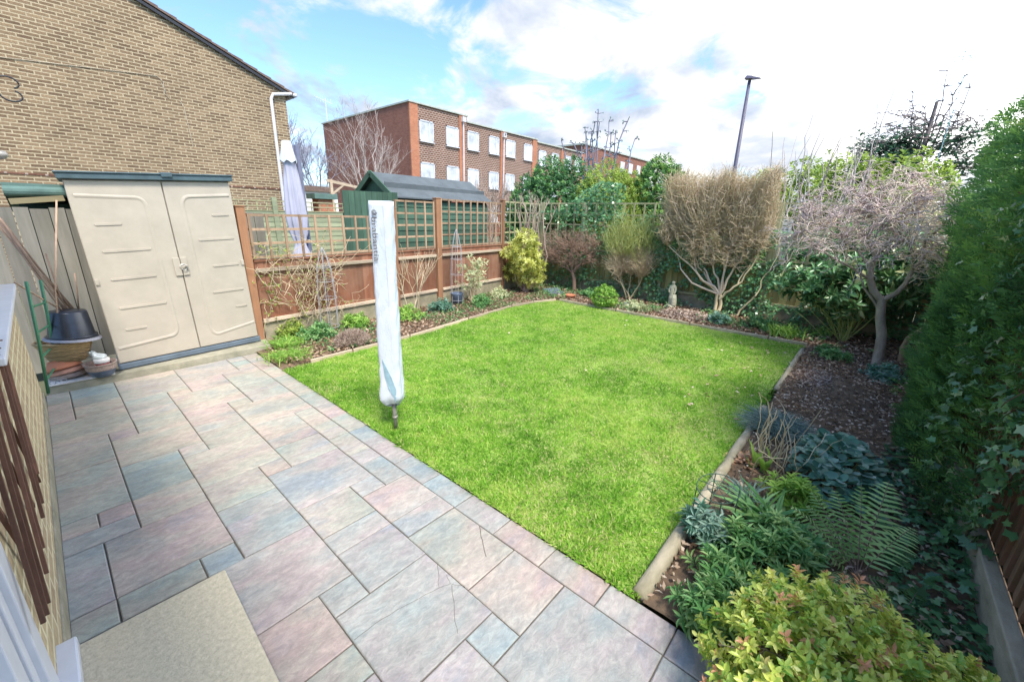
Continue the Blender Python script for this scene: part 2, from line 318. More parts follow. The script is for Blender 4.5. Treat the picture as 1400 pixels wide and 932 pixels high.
# ------------------------------------------------------------------ ground, patio, lawn
g=MB(); g.add([(-300,-300,-.10),(600,-300,-.10),(600,600,-.10),(-300,600,-.10)],[(0,1,2,3)]).build('ground',M['earth'],loc=(0,0,-.10))['kind']='structure'
bpy.data.objects['ground'].name='ground'
# patio slabs
xs=[-.232,-.09,.05,.2,.345,.492,.65,.797,.953,1.111,1.268,1.419]; K=.1524; Y0=.287
S=[(8,10,.753,1.063),(8,10,1.063,1.526),(7,8,.753,.902),(7,10,.287,.753),(5,7,.44,.902),(5,8,.902,1.367),(6,8,1.367,1.68),(6,8,1.68,1.84),(6,8,1.84,2.13),
(8,9,1.987,2.13),(8,10,1.68,1.987),(8,10,1.526,1.68),(9,10,1.987,2.28),(9,10,2.28,2.43),(9,10,2.43,2.73),(9,10,2.73,2.89),(9,10,2.89,3.34),(6,9,2.13,2.58),(6,7,2.58,2.733),
(4,6,2.43,2.733),(4,6,2.28,2.43),(4,6,1.987,2.28),(4,7,2.733,3.19),(7,9,3.03,3.34),(7,9,2.88,3.03),(7,9,2.58,2.88),(7,10,3.34,3.82),(7,8,3.82,3.96),(5,8,3.96,4.41),(6,8,4.41,4.72),
(5,7,3.65,3.96),(5,7,3.5,3.65),(5,7,3.19,3.5),(4,5,3.19,3.34),(2,5,3.34,3.80),(2,4,2.88,3.34),(2,4,2.58,2.88),(3,5,3.8,4.1),(3,5,4.1,4.25),(3,5,4.25,4.56),(5,6,4.41,4.56),(3,6,4.56,5.02),
(0,1,4.38,4.86),(1,3,4.7,5.16),(1,3,4.38,4.7),(0,3,3.95,4.38),(2,3,3.8,3.95),(0,2,3.5,3.95),(0,2,2.88,3.5),(0,1,2.72,2.88),(1,2,2.72,2.88),(0,2,2.58,2.72),(0,1,2.13,2.58),(1,4,2.126,2.58),(1,3,1.987,2.126),(3,4,1.987,2.126),
(3,6,1.517,1.987),(3,5,1.214,1.517),(5,6,1.367,1.517),(3,5,1.06,1.214),(8,10,3.82,4.26),(6,9,4.72,5.16),(8,10,4.26,4.72)]
k0=-14; k1=32; occ={}
slabs=[]
for (a,b,y0,y1) in S:
    c0=round((y0-Y0)/K); c1=round((y1-Y0)/K); cells=[(i,k) for i in range(a,b) for k in range(c0,c1)]
    if any(c in occ for c in cells): continue
    for c in cells: occ[c]=1
    slabs.append((a,b,c0,c1))
for k in range(k0,k1,2):
    c=[(10,k),(10,k+1)]
    for q in c: occ[q]=1
    slabs.append((10,11,k,min(k+2,k1)))
for k in range(k1-1,k0-1,-1):
    for i in range(0,11):
        if (i,k) in occ: continue
        w=1
        while w<int(R.integers(1,4)) and i+w<11 and (i+w,k) not in occ: w+=1
        h=1; H=int(R.integers(1,4))
        while h<H and k-h>=k0 and all((i+q,k-h) not in occ for q in range(w)): h+=1
        for q in range(w):
            for r in range(h): occ[(i+q,k-r)]=1
        slabs.append((i,i+w,k-h+1,k+1))
pm,nt,pp,po=newmat('sandstone')
at=N(nt,'ShaderNodeAttribute',attribute_name='tint'); g_=N(nt,'ShaderNodeNewGeometry')
mpn=N(nt,'ShaderNodeMapping'); mpn.inputs['Rotation'].default_value=(0,0,.35); mpn.inputs['Scale'].default_value=(1,1.9,1); nt.links.new(g_.outputs['Position'],mpn.inputs[0])
off=N(nt,'ShaderNodeVectorMath',operation='SCALE'); cmb=N(nt,'ShaderNodeCombineXYZ'); 
for i in range(3): nt.links.new(at.outputs['Fac'],cmb.inputs[i])
off.inputs['Scale'].default_value=31.; nt.links.new(cmb.outputs[0],off.inputs[0]); va=N(nt,'ShaderNodeVectorMath',operation='ADD'); nt.links.new(mpn.outputs[0],va.inputs[0]); nt.links.new(off.outputs[0],va.inputs[1])
n1=N(nt,'ShaderNodeTexNoise',_Scale=2.0,_Detail=6,_Roughness=.6,_Distortion=.35); nt.links.new(va.outputs[0],n1.inputs['Vector'])
n2=N(nt,'ShaderNodeTexNoise',_Scale=19,_Detail=12,_Roughness=.8,_Distortion=.5); nt.links.new(va.outputs[0],n2.inputs['Vector'])
n3=N(nt,'ShaderNodeTexNoise',_Scale=2.1,_Detail=4,_Roughness=.6); nt.links.new(va.outputs[0],n3.inputs['Vector'])
base=ramp(nt,[(0,(.20,.255,.245)),(.2,(.30,.27,.205)),(.4,(.185,.235,.285)),(.6,(.295,.225,.205)),(.8,(.225,.23,.27)),(1,(.33,.28,.21))]); nt.links.new(at.outputs['Fac'],base.inputs[0])
hue=ramp(nt,[(.28,(.12,.20,.25)),(.40,(.22,.27,.25)),(.50,(.30,.275,.22)),(.58,(.33,.24,.21)),(.70,(.20,.22,.28))]); nt.links.new(n1.outputs[0],hue.inputs[0])
c=mixc(nt,.5,base.outputs[0],hue.outputs[0])
r2=ramp(nt,[(.30,(.68,.70,.72)),(.48,(1,1,1)),(.66,(1.4,1.38,1.32))]); nt.links.new(n2.outputs[0],r2.inputs[0]); c=mixc(nt,1.0,c,r2.outputs[0],'MULTIPLY')
r3=ramp(nt,[(.35,(.88,.88,.88)),(.65,(1.1,1.1,1.1))]); nt.links.new(n3.outputs[0],r3.inputs[0]); c=mixc(nt,1.0,c,r3.outputs[0],'MULTIPLY')
hs=N(nt,'ShaderNodeHueSaturation'); hs.inputs['Saturation'].default_value=.78; hs.inputs['Value'].default_value=1.12; c=mixc(nt,1.0,c,(1.06,1.0,.91),'MULTIPLY'); nt.links.new(c,hs.inputs['Color']); nt.links.new(hs.outputs[0],pp.inputs['Base Color']); pp.inputs['Roughness'].default_value=.5; pp.inputs['Specular IOR Level'].default_value=.45
bp=N(nt,'ShaderNodeBump',_Strength=.8,_Distance=.006); nt.links.new(n2.outputs[0],bp.inputs['Height']); nt.links.new(bp.outputs[0],pp.inputs['Normal'])
M['sandstone']=pm
b=MB()
b.add([(-.24,Y0+K*k0,.0-.0075),(1.412,Y0+K*k0,-.0075),(1.412,Y0+K*k1,-.0075),(-.24,Y0+K*k1,-.0075)],[(0,1,2,3)],.5,1)
for (i0,i1,c0,c1) in slabs:
    g2=.0030
    jx=R.uniform(-.0015,.0015,4); x0,x1=xs[i0]+g2,xs[i1]-g2; y0,y1=Y0+K*c0+g2,Y0+K*c1-g2; zt=R.uniform(-.0015,.0015); e=.004
    o_=[(x0+jx[0],y0+jx[1]),(x1+jx[1],y0+jx[2]),(x1+jx[2],y1+jx[3]),(x0+jx[3],y1+jx[0])]
    cx,cy=(x0+x1)/2,(y0+y1)/2
    inn=[(p[0]+math.copysign(e,cx-p[0]),p[1]+math.copysign(e,cy-p[1])) for p in o_]
    v=[(p[0],p[1],-.03) for p in o_]+[(p[0],p[1],zt-.003) for p in o_]+[(p[0],p[1],zt) for p in inn]
    f=[(0,1,5,4),(1,2,6,5),(2,3,7,6),(3,0,4,7),(4,5,9,8),(5,6,10,9),(6,7,11,10),(7,4,8,11),(8,9,10,11)]
    near=(Y0+K*(c0+c1)/2)<2.65
    tn=float(R.choice([.38,.42,.80,.60,.04,.40,.78] if near else [.10,.2,.24,.02,.60,.98,.92,.55]))+R.uniform(-.03,.03)  # nearer slabs drawn bluer: stone colour with sky reflection put in
    tn={(7,10,0):.42,(8,10,3):.64,(8,10,5):.27,(5,8,4):.38,(7,8,3):.40,(6,8,7):.40,(6,8,9):.44,(6,8,10):.03,(8,10,9):.68,(6,9,12):.80,(3,6,8):.76,(3,5,6):.62,(3,5,5):.05,(5,7,1):.42,(1,4,12):.55}.get((i0,i1,c0),tn)
    b.add(v,f,min(max(tn,0),1),0)
M['joint']=solid('joint',(.115,.098,.078),.98,.3,30)
pt=b.build('patio',[M['sandstone'],M['joint']],loc=(0,0,-.03)); pt['kind']='structure'
cr=Twigs()
for P in ([(.5,1.21),(.62,1.21),(.75,1.18),(.87,1.15),(.92,1.13),(.955,1.07)],[(.95,1.26),(.91,1.2),(.87,1.15)],[(.92,1.12),(.82,.98),(.79,.93)],[(.94,1.18),(.92,1.13)],[(1.26,1.29),(1.2,1.21),(1.14,1.12)]):
    q=[P[0]]
    for a,c_ in zip(P[:-1],P[1:]):
        for t in (.25,.5,.75,1.): q.append((a[0]+(c_[0]-a[0])*t+R.normal(0,.0015),a[1]+(c_[1]-a[1])*t+R.normal(0,.0015)))
    cr.add([(x,y,.0) for x,y in q],.0016,.0014)
cr.build('crack',M['joint'],pt,sides=5)
# cream step slab
st=MB(); st.hexa([(-.225,1.03,.004),(.235,1.03,.004),(.245,1.79,.004),(-.225,1.79,.004),(-.225,1.03,.15),(.222,1.03,.15),(.238,1.775,.15),(-.225,1.775,.15)])
M['cream_stone']=solid('cream_stone',(.52,.455,.32),.85,.15,60,bump=.7,bscale=90,c2=(.38,.33,.23))
tag(st.build('step_slab',M['cream_stone'],bevel=.006),'speckled cream stone doorstep slab raised above the multicoloured paving','step')
# concrete base under the plastic shed
cb=MB(); cb.hexa([(-.22,5.155,-.05),(1.60,5.175,-.05),(1.78,6.3,-.05),(-.22,6.3,-.05),(-.22,5.17,.065),(1.58,5.19,.065),(1.76,6.3,.065),(-.22,6.3,.065)])
cb.build('concrete_base',M['concrete'],bevel=.008)['kind']='structure'
# lawn
LX0,LX1=1.418,6.62
def lawn_left(x): return np.interp(x,[1.42,1.7,2.2,3.04,4.26,5.5,6.1,6.65],[4.38,4.39,4.41,4.46,4.63,4.80,4.76,4.58])
lb=MB(); xx=np.linspace(LX0,LX1,40); v=[];f=[]
for x in xx: v+=[(x,.50,.004),(x,float(lawn_left(x))-.02,.004)]
for i in range(39): f.append((2*i,2*i+2,2*i+3,2*i+1))
lb.add(v,f).build('lawn',M['turf'],loc=(4,2.5,0))['kind']='structure'
n=330000
gx=LX0+(LX1-LX0)*R.random(n)**1.25; gy=.46+R.random(n)*4.4; keep=(gy<lawn_left(gx)-.01)&(R.random(n)<np.clip(1.15-.04*(gx+gy),.5,1)); gx,gy=gx[keep],gy[keep]
ex=(gx>6.3)|((gy<.62)&(gx>4.4))
mk=~((fbm(gx,gy,5,4)>.62)&(R.random(len(gx))<.35))&~(ex&(R.random(len(gx))<.45)&(fbm(gx,gy,3,9)>.45)); gx,gy=gx[mk],gy[mk]; n=len(gx)
ti=.10+.70*fbm(gx,gy,1.3,1)+.45*(fbm(gx,gy,7,3)-.5)+.30*(vn(gx,gy,15,12)-.5)+.20*R.normal(size=n)+.10*np.clip((gx-3.2)/3,0,1)
dry=(R.random(n)<.07+.22*np.clip(fbm(gx,gy,2.2,6)-.52,0,1)*4); ti=np.where(dry,.9+.1*R.random(n),np.clip(ti,0,.86))
D=norm(np.c_[R.normal(0,.95,n),R.normal(0,.95,n),np.ones(n)]); Ng=norm(np.c_[R.normal(size=(n,2)),np.full(n,.3)])
gl=Leaves('diamond').add(np.c_[gx,gy,np.zeros(n)],D,Ng,R.uniform(.022,.044,n)*(1+.9*(vn(gx,gy,12,8)-.5)+.5*(fbm(gx,gy,3,8)-.5)),.0048+.002*R.random(n),ti)
tag(gl.build('grass',M['grass'],loc=(4,2.5,0)),'mown bright green lawn grass with yellowish patches','grass',kind='stuff')
# soil beds
def bed(name,x0,x1,y0,y1,nx,ny,amp,seed,zb=-.005,fn=None):
    X,Y=np.meshgrid(np.linspace(x0,x1,nx),np.linspace(y0,y1,ny)); Z=zb+amp*(fbm(X,Y,3.5,seed)-.35)+amp*.4*(vn(X,Y,17,seed)-.5)
    if fn is not None: X,Y,Z=fn(X,Y,Z)
    V=np.c_[X.ravel(),Y.ravel(),Z.ravel()]; q=[(j*nx+i,j*nx+i+1,(j+1)*nx+i+1,(j+1)*nx+i) for j in range(ny-1) for i in range(nx-1)]
    m=MB(); m.add(V,q); o=m.build(name,M['soil'],loc=(x0,y0,0),smooth=True); o['kind']='structure'; return o
def fl(X,Y,Z): 
    y0=lawn_left(X)+.01; t=(Y-4.4)/(6.3-4.4); return X,y0+(6.35-y0)*t,Z+.02*np.sin(t*3)
bed('soil_bed',1.42,8.2,4.4,6.3,120,36,.05,2,fn=fl)
bed('soil_bed',6.64,8.3,-1.2,4.6,40,110,.06,5)
def hump(X,Y,Z): return X,Y,Z+.07*np.exp(-((X-5.0)/.5)**2-((Y-0.0)/.3)**2)
bed('soil_bed',1.421,6.64,-1.0,.44,150,48,.05,8,zb=.006,fn=hump)
# lawn edging: boards and logs
def edging(name,pts,w,h,mt,label,seg):
    t=thing(name,label,'edging',(pts[0][0],pts[0][1],0))
    for a,c_ in zip(pts[:-1],pts[1:]):
        a=np.array(a,float);c_=np.array(c_,float);L=np.linalg.norm(c_-a);nn=max(1,round(L/seg))
        for i in range(nn):
            p=a+(c_-a)*(i+.012)/nn;q=a+(c_-a)*(i+1-.012)/nn
            m=MB(); z=h/2-.03+R.uniform(-.004,.004); m.bar((p[0],p[1],z),(q[0],q[1],z+R.uniform(-.005,.005)),w,h+.06,t=R.random())
            m.build('board',mt,t,bevel=.004)
    return t
edging('lawn_edging',[(1.7,4.39),(2.2,4.41),(3.04,4.46),(4.26,4.63),(5.5,4.81),(6.1,4.77),(6.6,4.60)],.022,.045,M['rail'],'thin curved timber edging strip between lawn and the fence border',1.0)
edging('lawn_edging',[(6.64,4.55),(6.62,3.3),(6.61,2.0),(6.63,.9),(6.68,.44)],.035,.05,M['log'],'weathered timber edging along the far end of the lawn',1.2)
t=thing('log_edging','pale round log edging between lawn and shady right border','edging',(1.44,.46,0))
x=1.43
for L,r in ((.62,.037),(.60,.034),(.62,.032),(.75,.03),(.0,0),(.85,.026),(1.0,.028)):
    if L==0: x+=.55; continue
    m=MB(); k=9; P=[(x+.01+(L-.02)*i/(k-1),.462+.002*math.sin(i*1.1+x),.012+.004*math.sin(i+x*3)) for i in range(k)]
    m.tube(P,r*(1+.015*np.sin(np.arange(k)*2.1)),14); m.build('log',M['log'],t,smooth=True); x+=L
# ------------------------------------------------------------------ own house: wall, sill, door
hw=thing('house_wall','yellow brick house wall with white sill at the left edge of the patio','house',(-.35,3.2,0))
MB().box((-.46,1.605,-.1),(-.236,4.95,.965)).build('wall',M['brick_own'],hw)
MB().box((-.46,-1.5,2.15),(-.236,4.95,2.33)).build('fascia',M['upvc'],hw); MB().box((-.46,4.62,.966),(-.262,4.95,2.149)).build('corner_pier',M['brick_own'],hw)
MB().box((-.24,1.60,-.05),(-.228,4.95,.10)).build('plinth',M['concrete'],hw,bevel=.004)
MB().box((-.44,2.55,.967),(-.185,4.97,1.0)).build('sill',M['upvc'],hw,bevel=.006)
w=MB()
for y in (2.58,3.25,3.93,4.56): w.box((-.40,y,1.0),(-.34,y+.055,2.148))
w.box((-.40,2.6,1.001),(-.341,4.6,1.06)).box((-.40,2.6,2.09),(-.341,4.6,2.147)); fr=w.build('window',M['upvc'],hw)
MB().box((-.385,2.63,1.06),(-.375,4.56,2.09)).build('pane',M['glass'],fr)
MB().box((-.46,1.6,.965),(-.237,2.55,2.15)).build('pier',M['brick_own'],hw)
dr=thing('patio_door','white plastic patio door frame with projecting white threshold','door',(-.27,.6,.1))
m=MB(); m.box((-.33,1.50,.205),(-.231,1.60,2.15)).box((-.33,1.455,.205),(-.246,1.50,2.15)).box((-.33,-.4,.205),(-.238,1.455,.235)).box((-.33,-.5,2.06),(-.238,1.50,2.148)).box((-.33,-.5,.205),(-.231,-.4,2.148))
m.build('frame',M['upvc'],dr,bevel=.004)
m=MB(); m.box((-.32,1.36,.24),(-.253,1.448,2.05)).box((-.32,-.3,.24),(-.253,1.36,.36)).box((-.32,-.3,1.97),(-.253,1.36,2.05)).box((-.32,-.39,.24),(-.253,-.3,2.05)); sa=m.build('sash',M['upvc'],dr,bevel=.004)
MB().box((-.30,-.3,.36),(-.285,1.36,1.97)).build('pane',M['glass'],sa)
MB().box((-.40,-.5,.155),(-.188,1.77,.198)).build('threshold',M['upvc'],dr,bevel=.006)
# scroll bracket + security light on upper wall
br=thing('hanging_bracket','black wrought iron scroll bracket at the top left edge of the view','bracket',(-.236,2.6,1.98))
m=MB(); m.tube([(-.235,2.6,2.005),(-.05,2.6,2.005),(.02,2.6,2.01)],.004,6)
for sg in (1,-1):
    P=[(.0,2.6,2.007)]; c0=(.045,2.012+sg*.024)
    for i in range(15):
        a=(-PI*.95+i*PI*1.35/14)*-sg if sg<0 else (PI*1.0-i*PI*1.35/14)
        P.append((c0[0]+.028*math.cos(a if sg>0 else -(PI*1.0-i*PI*1.35/14)),2.6,2.012+sg*.022+.020*math.sin(a if sg>0 else -(PI*1.0-i*PI*1.35/14))))
    m.tube(P,.0032,6)
m.build('scroll',M['iron'],br,smooth=True); MB().box((-.236,2.585,1.90),(-.229,2.615,2.10)).build('back_plate',M['iron'],br)
sl=thing('security_light','small grey spotlight on a bracket near the left edge','light fitting',(-.236,3.2,1.80))
m=MB(); m.tube([(-.235,3.2,1.825),(-.06,3.2,1.825)],.006,6); m.build('arm',M['lamp_metal'],sl)
m=MB(); m.lathe((-.03,3.2,1.815),[(0,-.018),(.016,-.018),(.02,.0),(.012,.018),(0,.02)],12,tilt=((0,1,0),1.2)); m.build('lamp_head',M['pole_metal'],sl,smooth=True)
# red slat trellis on wall
tr=thing('wall_trellis','reddish brown wooden slat trellis fixed to the brick wall','trellis',(-.21,2.0,.4))
for (a,c_) in (((2.29,.92),(2.62,.40)),((2.74,1.0),(2.30,.45)),((2.62,1.0),(2.18,.45)),((2.35,1.02),(1.93,.47)),((2.24,1.0),(1.82,.44)),((2.02,1.0),(1.66,.44)),((1.92,.98),(1.58,.46)),((1.72,.95),(1.50,.5)),((2.9,1.0),(2.48,.5)),((1.95,.92),(2.2,.50)),((1.60,.84),(1.82,.45))):
    lay=.004 if a[0]<c_[0] else .018
    MB().bar((-.222+lay,a[0],a[1]),(-.222+lay,c_[0],c_[1]),.017,.010,up=(1,0,0),t=R.random()).build('slat',M['red_slat'],tr)
# ------------------------------------------------------------------ plastic shed
BL,BR,TL,TR_=np.array((.28,5.27,.075)),np.array((1.53,5.40,.075)),np.array((.235,5.27,1.83)),np.array((1.49,5.40,1.905))
nrm=norm(np.cross(BR-BL,TL-BL))          # faces the viewer (-Y)
def SH(u,w,d=0): 
    p=(BL*(1-u)+BR*u)*(1-w)+(TL*(1-u)+TR_*u)*w
    return p+nrm*d if d>=0 else p+np.array((.065,.998,0))*(-d)
def shpoly(m,pts,d0,d1,t=.5,inset=.0,cen=None):      # extruded outline on the shed front with bevelled rim
    n=len(pts); c_=np.mean(pts,axis=0) if cen is None else np.array(cen)
    P=np.array(pts); 
    d=c_-P; ln=np.linalg.norm(d*np.array((1.25,1.8)),axis=1)[:,None]; Q=P+d/ln*inset
    v=[SH(*p,d0) for p in P]+[SH(*q,d1) for q in Q]
    f=[(i,(i+1)%n,n+(i+1)%n,n+i) for i in range(n)]+[tuple(range(n,2*n))]
    m.add(v,f,t)
def rrect(u0,u1,w0,w1,ru,rw,corners=(1,1,1,1)):
    P=[]
    for (cu,cw,a0,on,px_,pw) in ((u1-ru,w0+rw,-PI/2,corners[0],u1,w0),(u1-ru,w1-rw,0,corners[1],u1,w1),(u0+ru,w1-rw,PI/2,corners[2],u0,w1),(u0+ru,w0+rw,PI,corners[3],u0,w0)):
        if on: P+=[(cu+ru*math.cos(a0+i*PI/12),cw+rw*math.sin(a0+i*PI/12)) for i in range(7)]
        else: P.append((px_,pw))
    return P
sh=thing('storage_shed','beige plastic double door storage shed with dark roof on concrete base','shed',tuple(SH(.5,0,-.4)*np.array((1,1,0))))
def shbox(u0,u1,w0,w1,d0,d1,m=None,t=.5):
    m=m or MB(); m.hexa([SH(u0,w0,d1),SH(u1,w0,d1),SH(u1,w0,d0),SH(u0,w0,d0),SH(u0,w1,d1),SH(u1,w1,d1),SH(u1,w1,d0),SH(u0,w1,d0)],t); return m
shbox(0,1,.03,.985,-.75,-.03).build('body',M['resin'],sh)
shbox(-.012,1.012,0,.03,-.77,.012).build('base_skirt',M['resin_blue'],sh,bevel=.005)
rf=shbox(-.03,1.02,.985,1.012,-.79,.035); shbox(-.04,1.025,1.012,1.02,-.80,.045,rf); shbox(.53,.60,1.0,1.024,-.1,.05,rf); rf.build('roof',M['resin_dark'],sh,bevel=.006)
split=.487
split=.53
for side,(u0,u1) in enumerate(((.002,split-.003),(split+.003,.998))):
    d=shbox(u0,u1,.035,.98,-.028,0).build('door',M['resin'],sh,bevel=.006)
    m=MB()
    # raised rim drawn as a bevelled moulding following a rounded panel outline (panel is recessed inside it)
    if side==0: outline=[(u0+.02,.115)]+[p for p in rrect(.0,.41,.135,.90,.055,.05,(1,1,0,0))][:14]+[(u0+.03,.912)]
    else: outline=[(u1-.01,.115)]+[p for p in rrect(.64,1.2,.10,.90,.05,.045,(0,0,1,1))][2:][::-1]+[(u1-.02,.905)]
    if side==1: 
        rr=rrect(.64,1.2,.10,.90,.05,.045,(0,0,1,1)); outline=[(u1-.01,.135)]+rr[9:][::-1]+rr[2:9][::-1]+[(u1-.02,.905)]
    P=[SH(*q,.001) for q in outline]
    # profile: a soft ridge
    k=len(P); P=np.array(P); dd=norm(np.gradient(P,axis=0)); sd=np.cross(dd,nrm); prof=[(-.024,-.001),(-.010,.004),(.004,.0055),(.012,-.001)]
    v=[p+s_*a+nrm*h for p,s_ in zip(P,sd) for a,h in prof]; f=[(i*4+j,i*4+j+1,(i+1)*4+j+1,(i+1)*4+j) for i in range(k-1) for j in range(3)]
    m.add(v,f)
    m.build('panel_moulding',M['resin'],d,smooth=True)
    ribs=((.09,.24,.77),(.09,.37,.635),(.09,.36,.49),(.09,.38,.335),(.09,.22,.215)) if side==0 else ((.82,.95,.80),(.69,.955,.665),(.75,.955,.51),(.71,.955,.355),(.86,.955,.25))
    for a,c_,w_ in ribs:
        m=MB(); shpoly(m,rrect(a,c_,w_-.006,w_+.006,.006,.0045),.0005,.006,inset=.005,cen=((a+c_)/2,w_)); m.build('rib',M['resin'],d)
    m=MB(); 
    if side==0: shbox(.004,.025,.47,.50,.0,.012,m)
    else: shbox(.972,.996,.50,.53,.0,.012,m)
    m.build('hinge',M['resin'],d,bevel=.002)
lk=MB(); shbox(split-.048,split-.003,.475,.575,.001,.014,lk); shbox(split+.003,split+.045,.475,.575,.001,.014,lk); lk=lk.build('latch_plate',M['resin'],sh,bevel=.003)
m=MB(); c_=SH(split+.005,.525,.015)
m.lathe(c_,[(0,.012),(.02,.012),(.026,.006),(.028,0)],20,tilt=((1,0,0),PI/2)); m.build('padlock_boss',M['resin'],lk,smooth=True)
m=MB(); m.tube([SH(split+.012+.022*math.cos(a),.522+.016*math.sin(a),.03) for a in np.linspace(0,2*PI,13)],.003,6,cap=False); shbox(split+.022,split+.036,.512,.525,.02,.034,m); m.build('lock',M['chrome'],lk)
# ------------------------------------------------------------------ clutter left of the shed
m=MB(); m.hexa([(-.20,5.17,.067),(.22,5.17,.067),(.22,5.55,.067),(-.20,5.55,.067),(-.21,5.16,.078),(.23,5.16,.078),(.23,5.56,.078),(-.21,5.56,.078)])
tag(m.build('tray',M['white_label'],bevel=.003),'flat pale tray lying under the terracotta bowls','tray')
tb=thing('bowl','upturned orange terracotta bowl stacked on top of another','bowl',(-.085,5.36,.15),'stacked terracotta bowls')
pf=[(0,.075),(.075,.075),(.082,.07),(.105,.035),(.118,.03),(.132,.0),(.128,-.004),(.10,.02),(.07,.06),(0,.062)]
til=((.8,.5,0),-.28)
MB().lathe((-.085,5.36,.165),pf,28,tilt=til).build('body',M['terracotta'],tb,smooth=True)
MB().lathe((-.088,5.357,.175),[(.074,.066),(.078,.070),(.074,.074),(.070,.070),(.074,.066)],28,tilt=til).build('foot_ring',M['terracotta'],tb,smooth=True)
for z_,lab,mt,dx in ((.125,'pale terracotta bowl in the middle of the leaning stack','terracotta_pale',.012),(.095,'dark brown bowl at the bottom of the terracotta stack','glaze_brown',.02)):
    o=MB().lathe((-.085+dx,5.36,z_),pf,28,tilt=((.8,.5,0),-.2 if z_>.1 else -.05)).build('bowl',M[mt],smooth=True); tag(o,lab,'bowl','stacked terracotta bowls')
m=MB(); 
for k in range(3): m.tube([(-.17+k*.035+.018*math.cos(a),5.19,.095+.018*math.sin(a)) for a in np.linspace(0,2*PI,14)],.003,6,cap=False)
tag(m.build('wire_rings',M['wire_grey']),'small grey wire rings lying before the terracotta bowls','wire rings')
bk=thing('wicker_basket','round brown wicker basket under an upturned black tub','basket',(-.03,5.40,.22))
m=MB()
for i in range(13):
    z=.225+i*.0145; r=.105+.075*(i/12)**.8; m.tube([( -.03+(r+.004*math.sin(11*a+PI*(i%2)))*math.cos(a),5.40+(r+.004*math.sin(11*a+PI*(i%2)))*math.sin(a),z+.004*math.sin(3*a)) for a in np.linspace(0,2*PI,45)],.008,5,cap=False,t=R.random())
m.build('weave',M['wicker'],bk,smooth=True)
m=MB()
for j in range(22):
    a=2*PI*j/22; m.tube([(-.03+.1*math.cos(a),5.40+.1*math.sin(a),.22),(-.03+.18*math.cos(a),5.40+.18*math.sin(a),.415)],.005,5,t=R.random())
m.build('stake',M['wicker'],bk); 
m=MB(); m.tube([(-.03+.186*math.cos(a),5.40+.186*math.sin(a),.41+.008*math.sin(2*a)) for a in np.linspace(0,2*PI,40)],.013,6,cap=False); m.build('rim',M['wicker'],bk,smooth=True)
MB().lathe((-.03,5.40,.24),[(0,.0),(.11,.0),(.13,.1),(.10,.155),(.0,.17)],20).build('lining',M['terracotta_pale'],bk,smooth=True)
o=MB().lathe((.03,5.36,.425),[(.19,0),(.185,.012),(.14,.016),(0,.018)],28,tilt=((0,1,0),.12)).build('tray',M['grey_plastic'],smooth=True); tag(o,'grey round saucer between the wicker basket and the black tub','saucer')
tu=thing('tub','black plastic tub standing upside down on the wicker basket','tub',(.03,5.38,.44))
MB().lathe((.03,5.38,.445),[(.162,.0),(.158,.004),(.155,.012),(.125,.225),(.118,.235),(0,.236)],32,tilt=((0,1,0),.06)).build('body',M['black_plastic'],tu,smooth=True)
MB().lathe((.03,5.38,.445),[(.155,.0),(.168,-.002),(.17,.012),(.155,.014)],32,tilt=((0,1,0),.06)).build('rim',M['black_plastic'],tu,smooth=True)
bb=thing('plant_pot','round dark blue glazed bowl pot with brown bands','plant pot',(.15,5.20,.07))
MB().lathe((.15,5.20,.07),[(0,.004),(.058,.0),(.075,.012),(.098,.055),(.103,.07)],28).build('body',M['glaze_blue'],bb,smooth=True)
MB().lathe((.15,5.20,.07),[(.103,.07),(.108,.078),(.107,.088),(.110,.098),(.109,.105)],28).build('band',M['glaze_brown'],bb,smooth=True)
MB().lathe((.15,5.20,.07),[(.109,.105),(.114,.12),(.118,.128),(.116,.135),(.106,.132),(.098,.10),(.06,.03),(0,.028)],28).build('rim',M['glaze_brown'],bb,smooth=True)
rp=thing('plant_pot','small red pot with white top band inside the blue bowl','plant pot',(.165,5.215,.11))
MB().lathe((.165,5.215,.14),[(0,0),(.042,0),(.052,.055)],22).build('body',M['red_pot'],rp,smooth=True); MB().lathe((.165,5.215,.14),[(.052,.055),(.055,.06),(.057,.09),(.05,.095),(0,.09)],22).build('band',M['white_label'],rp,smooth=True)
m=MB(); P=[]; n_=14
for i in range(6):
    z=.0+i*.018; r=(.040,.050,.040,.026,.018,.024)[i]
    for j in range(n_): P.append((.155+(r+.009*math.sin(3*j+i*2.2))*math.cos(2*PI*j/n_)-.008*i*(i>2),5.235+(r+.008*math.cos(4*j+i))*math.sin(2*PI*j/n_),.232+z*.8+.006*math.sin(5*j+i)))
m.add(P,[(i*n_+j,i*n_+(j+1)%n_,(i+1)*n_+(j+1)%n_,(i+1)*n_+j) for i in range(5) for j in range(n_)]); tag(m.build('plastic_bag',M['bag'],smooth=True),'crumpled clear plastic bag on top of the small red pot','plastic bag')
for i in range(8):
    a=np.array((-.19+.012*(i%3),5.42+.015*i,1.50-.03*(i%4))); c_=np.array((.07+.014*i,5.50+.01*i,.42+.02*(i%3)))
    tag(MB().tube([a,(a+c_)/2+R.normal(0,.004,3),c_],.0065,6,t=R.random()).build('garden_cane',M['cane'],smooth=True),'thin brown garden cane leaning in the bundle left of the shed','cane','garden canes leaning left of the shed')
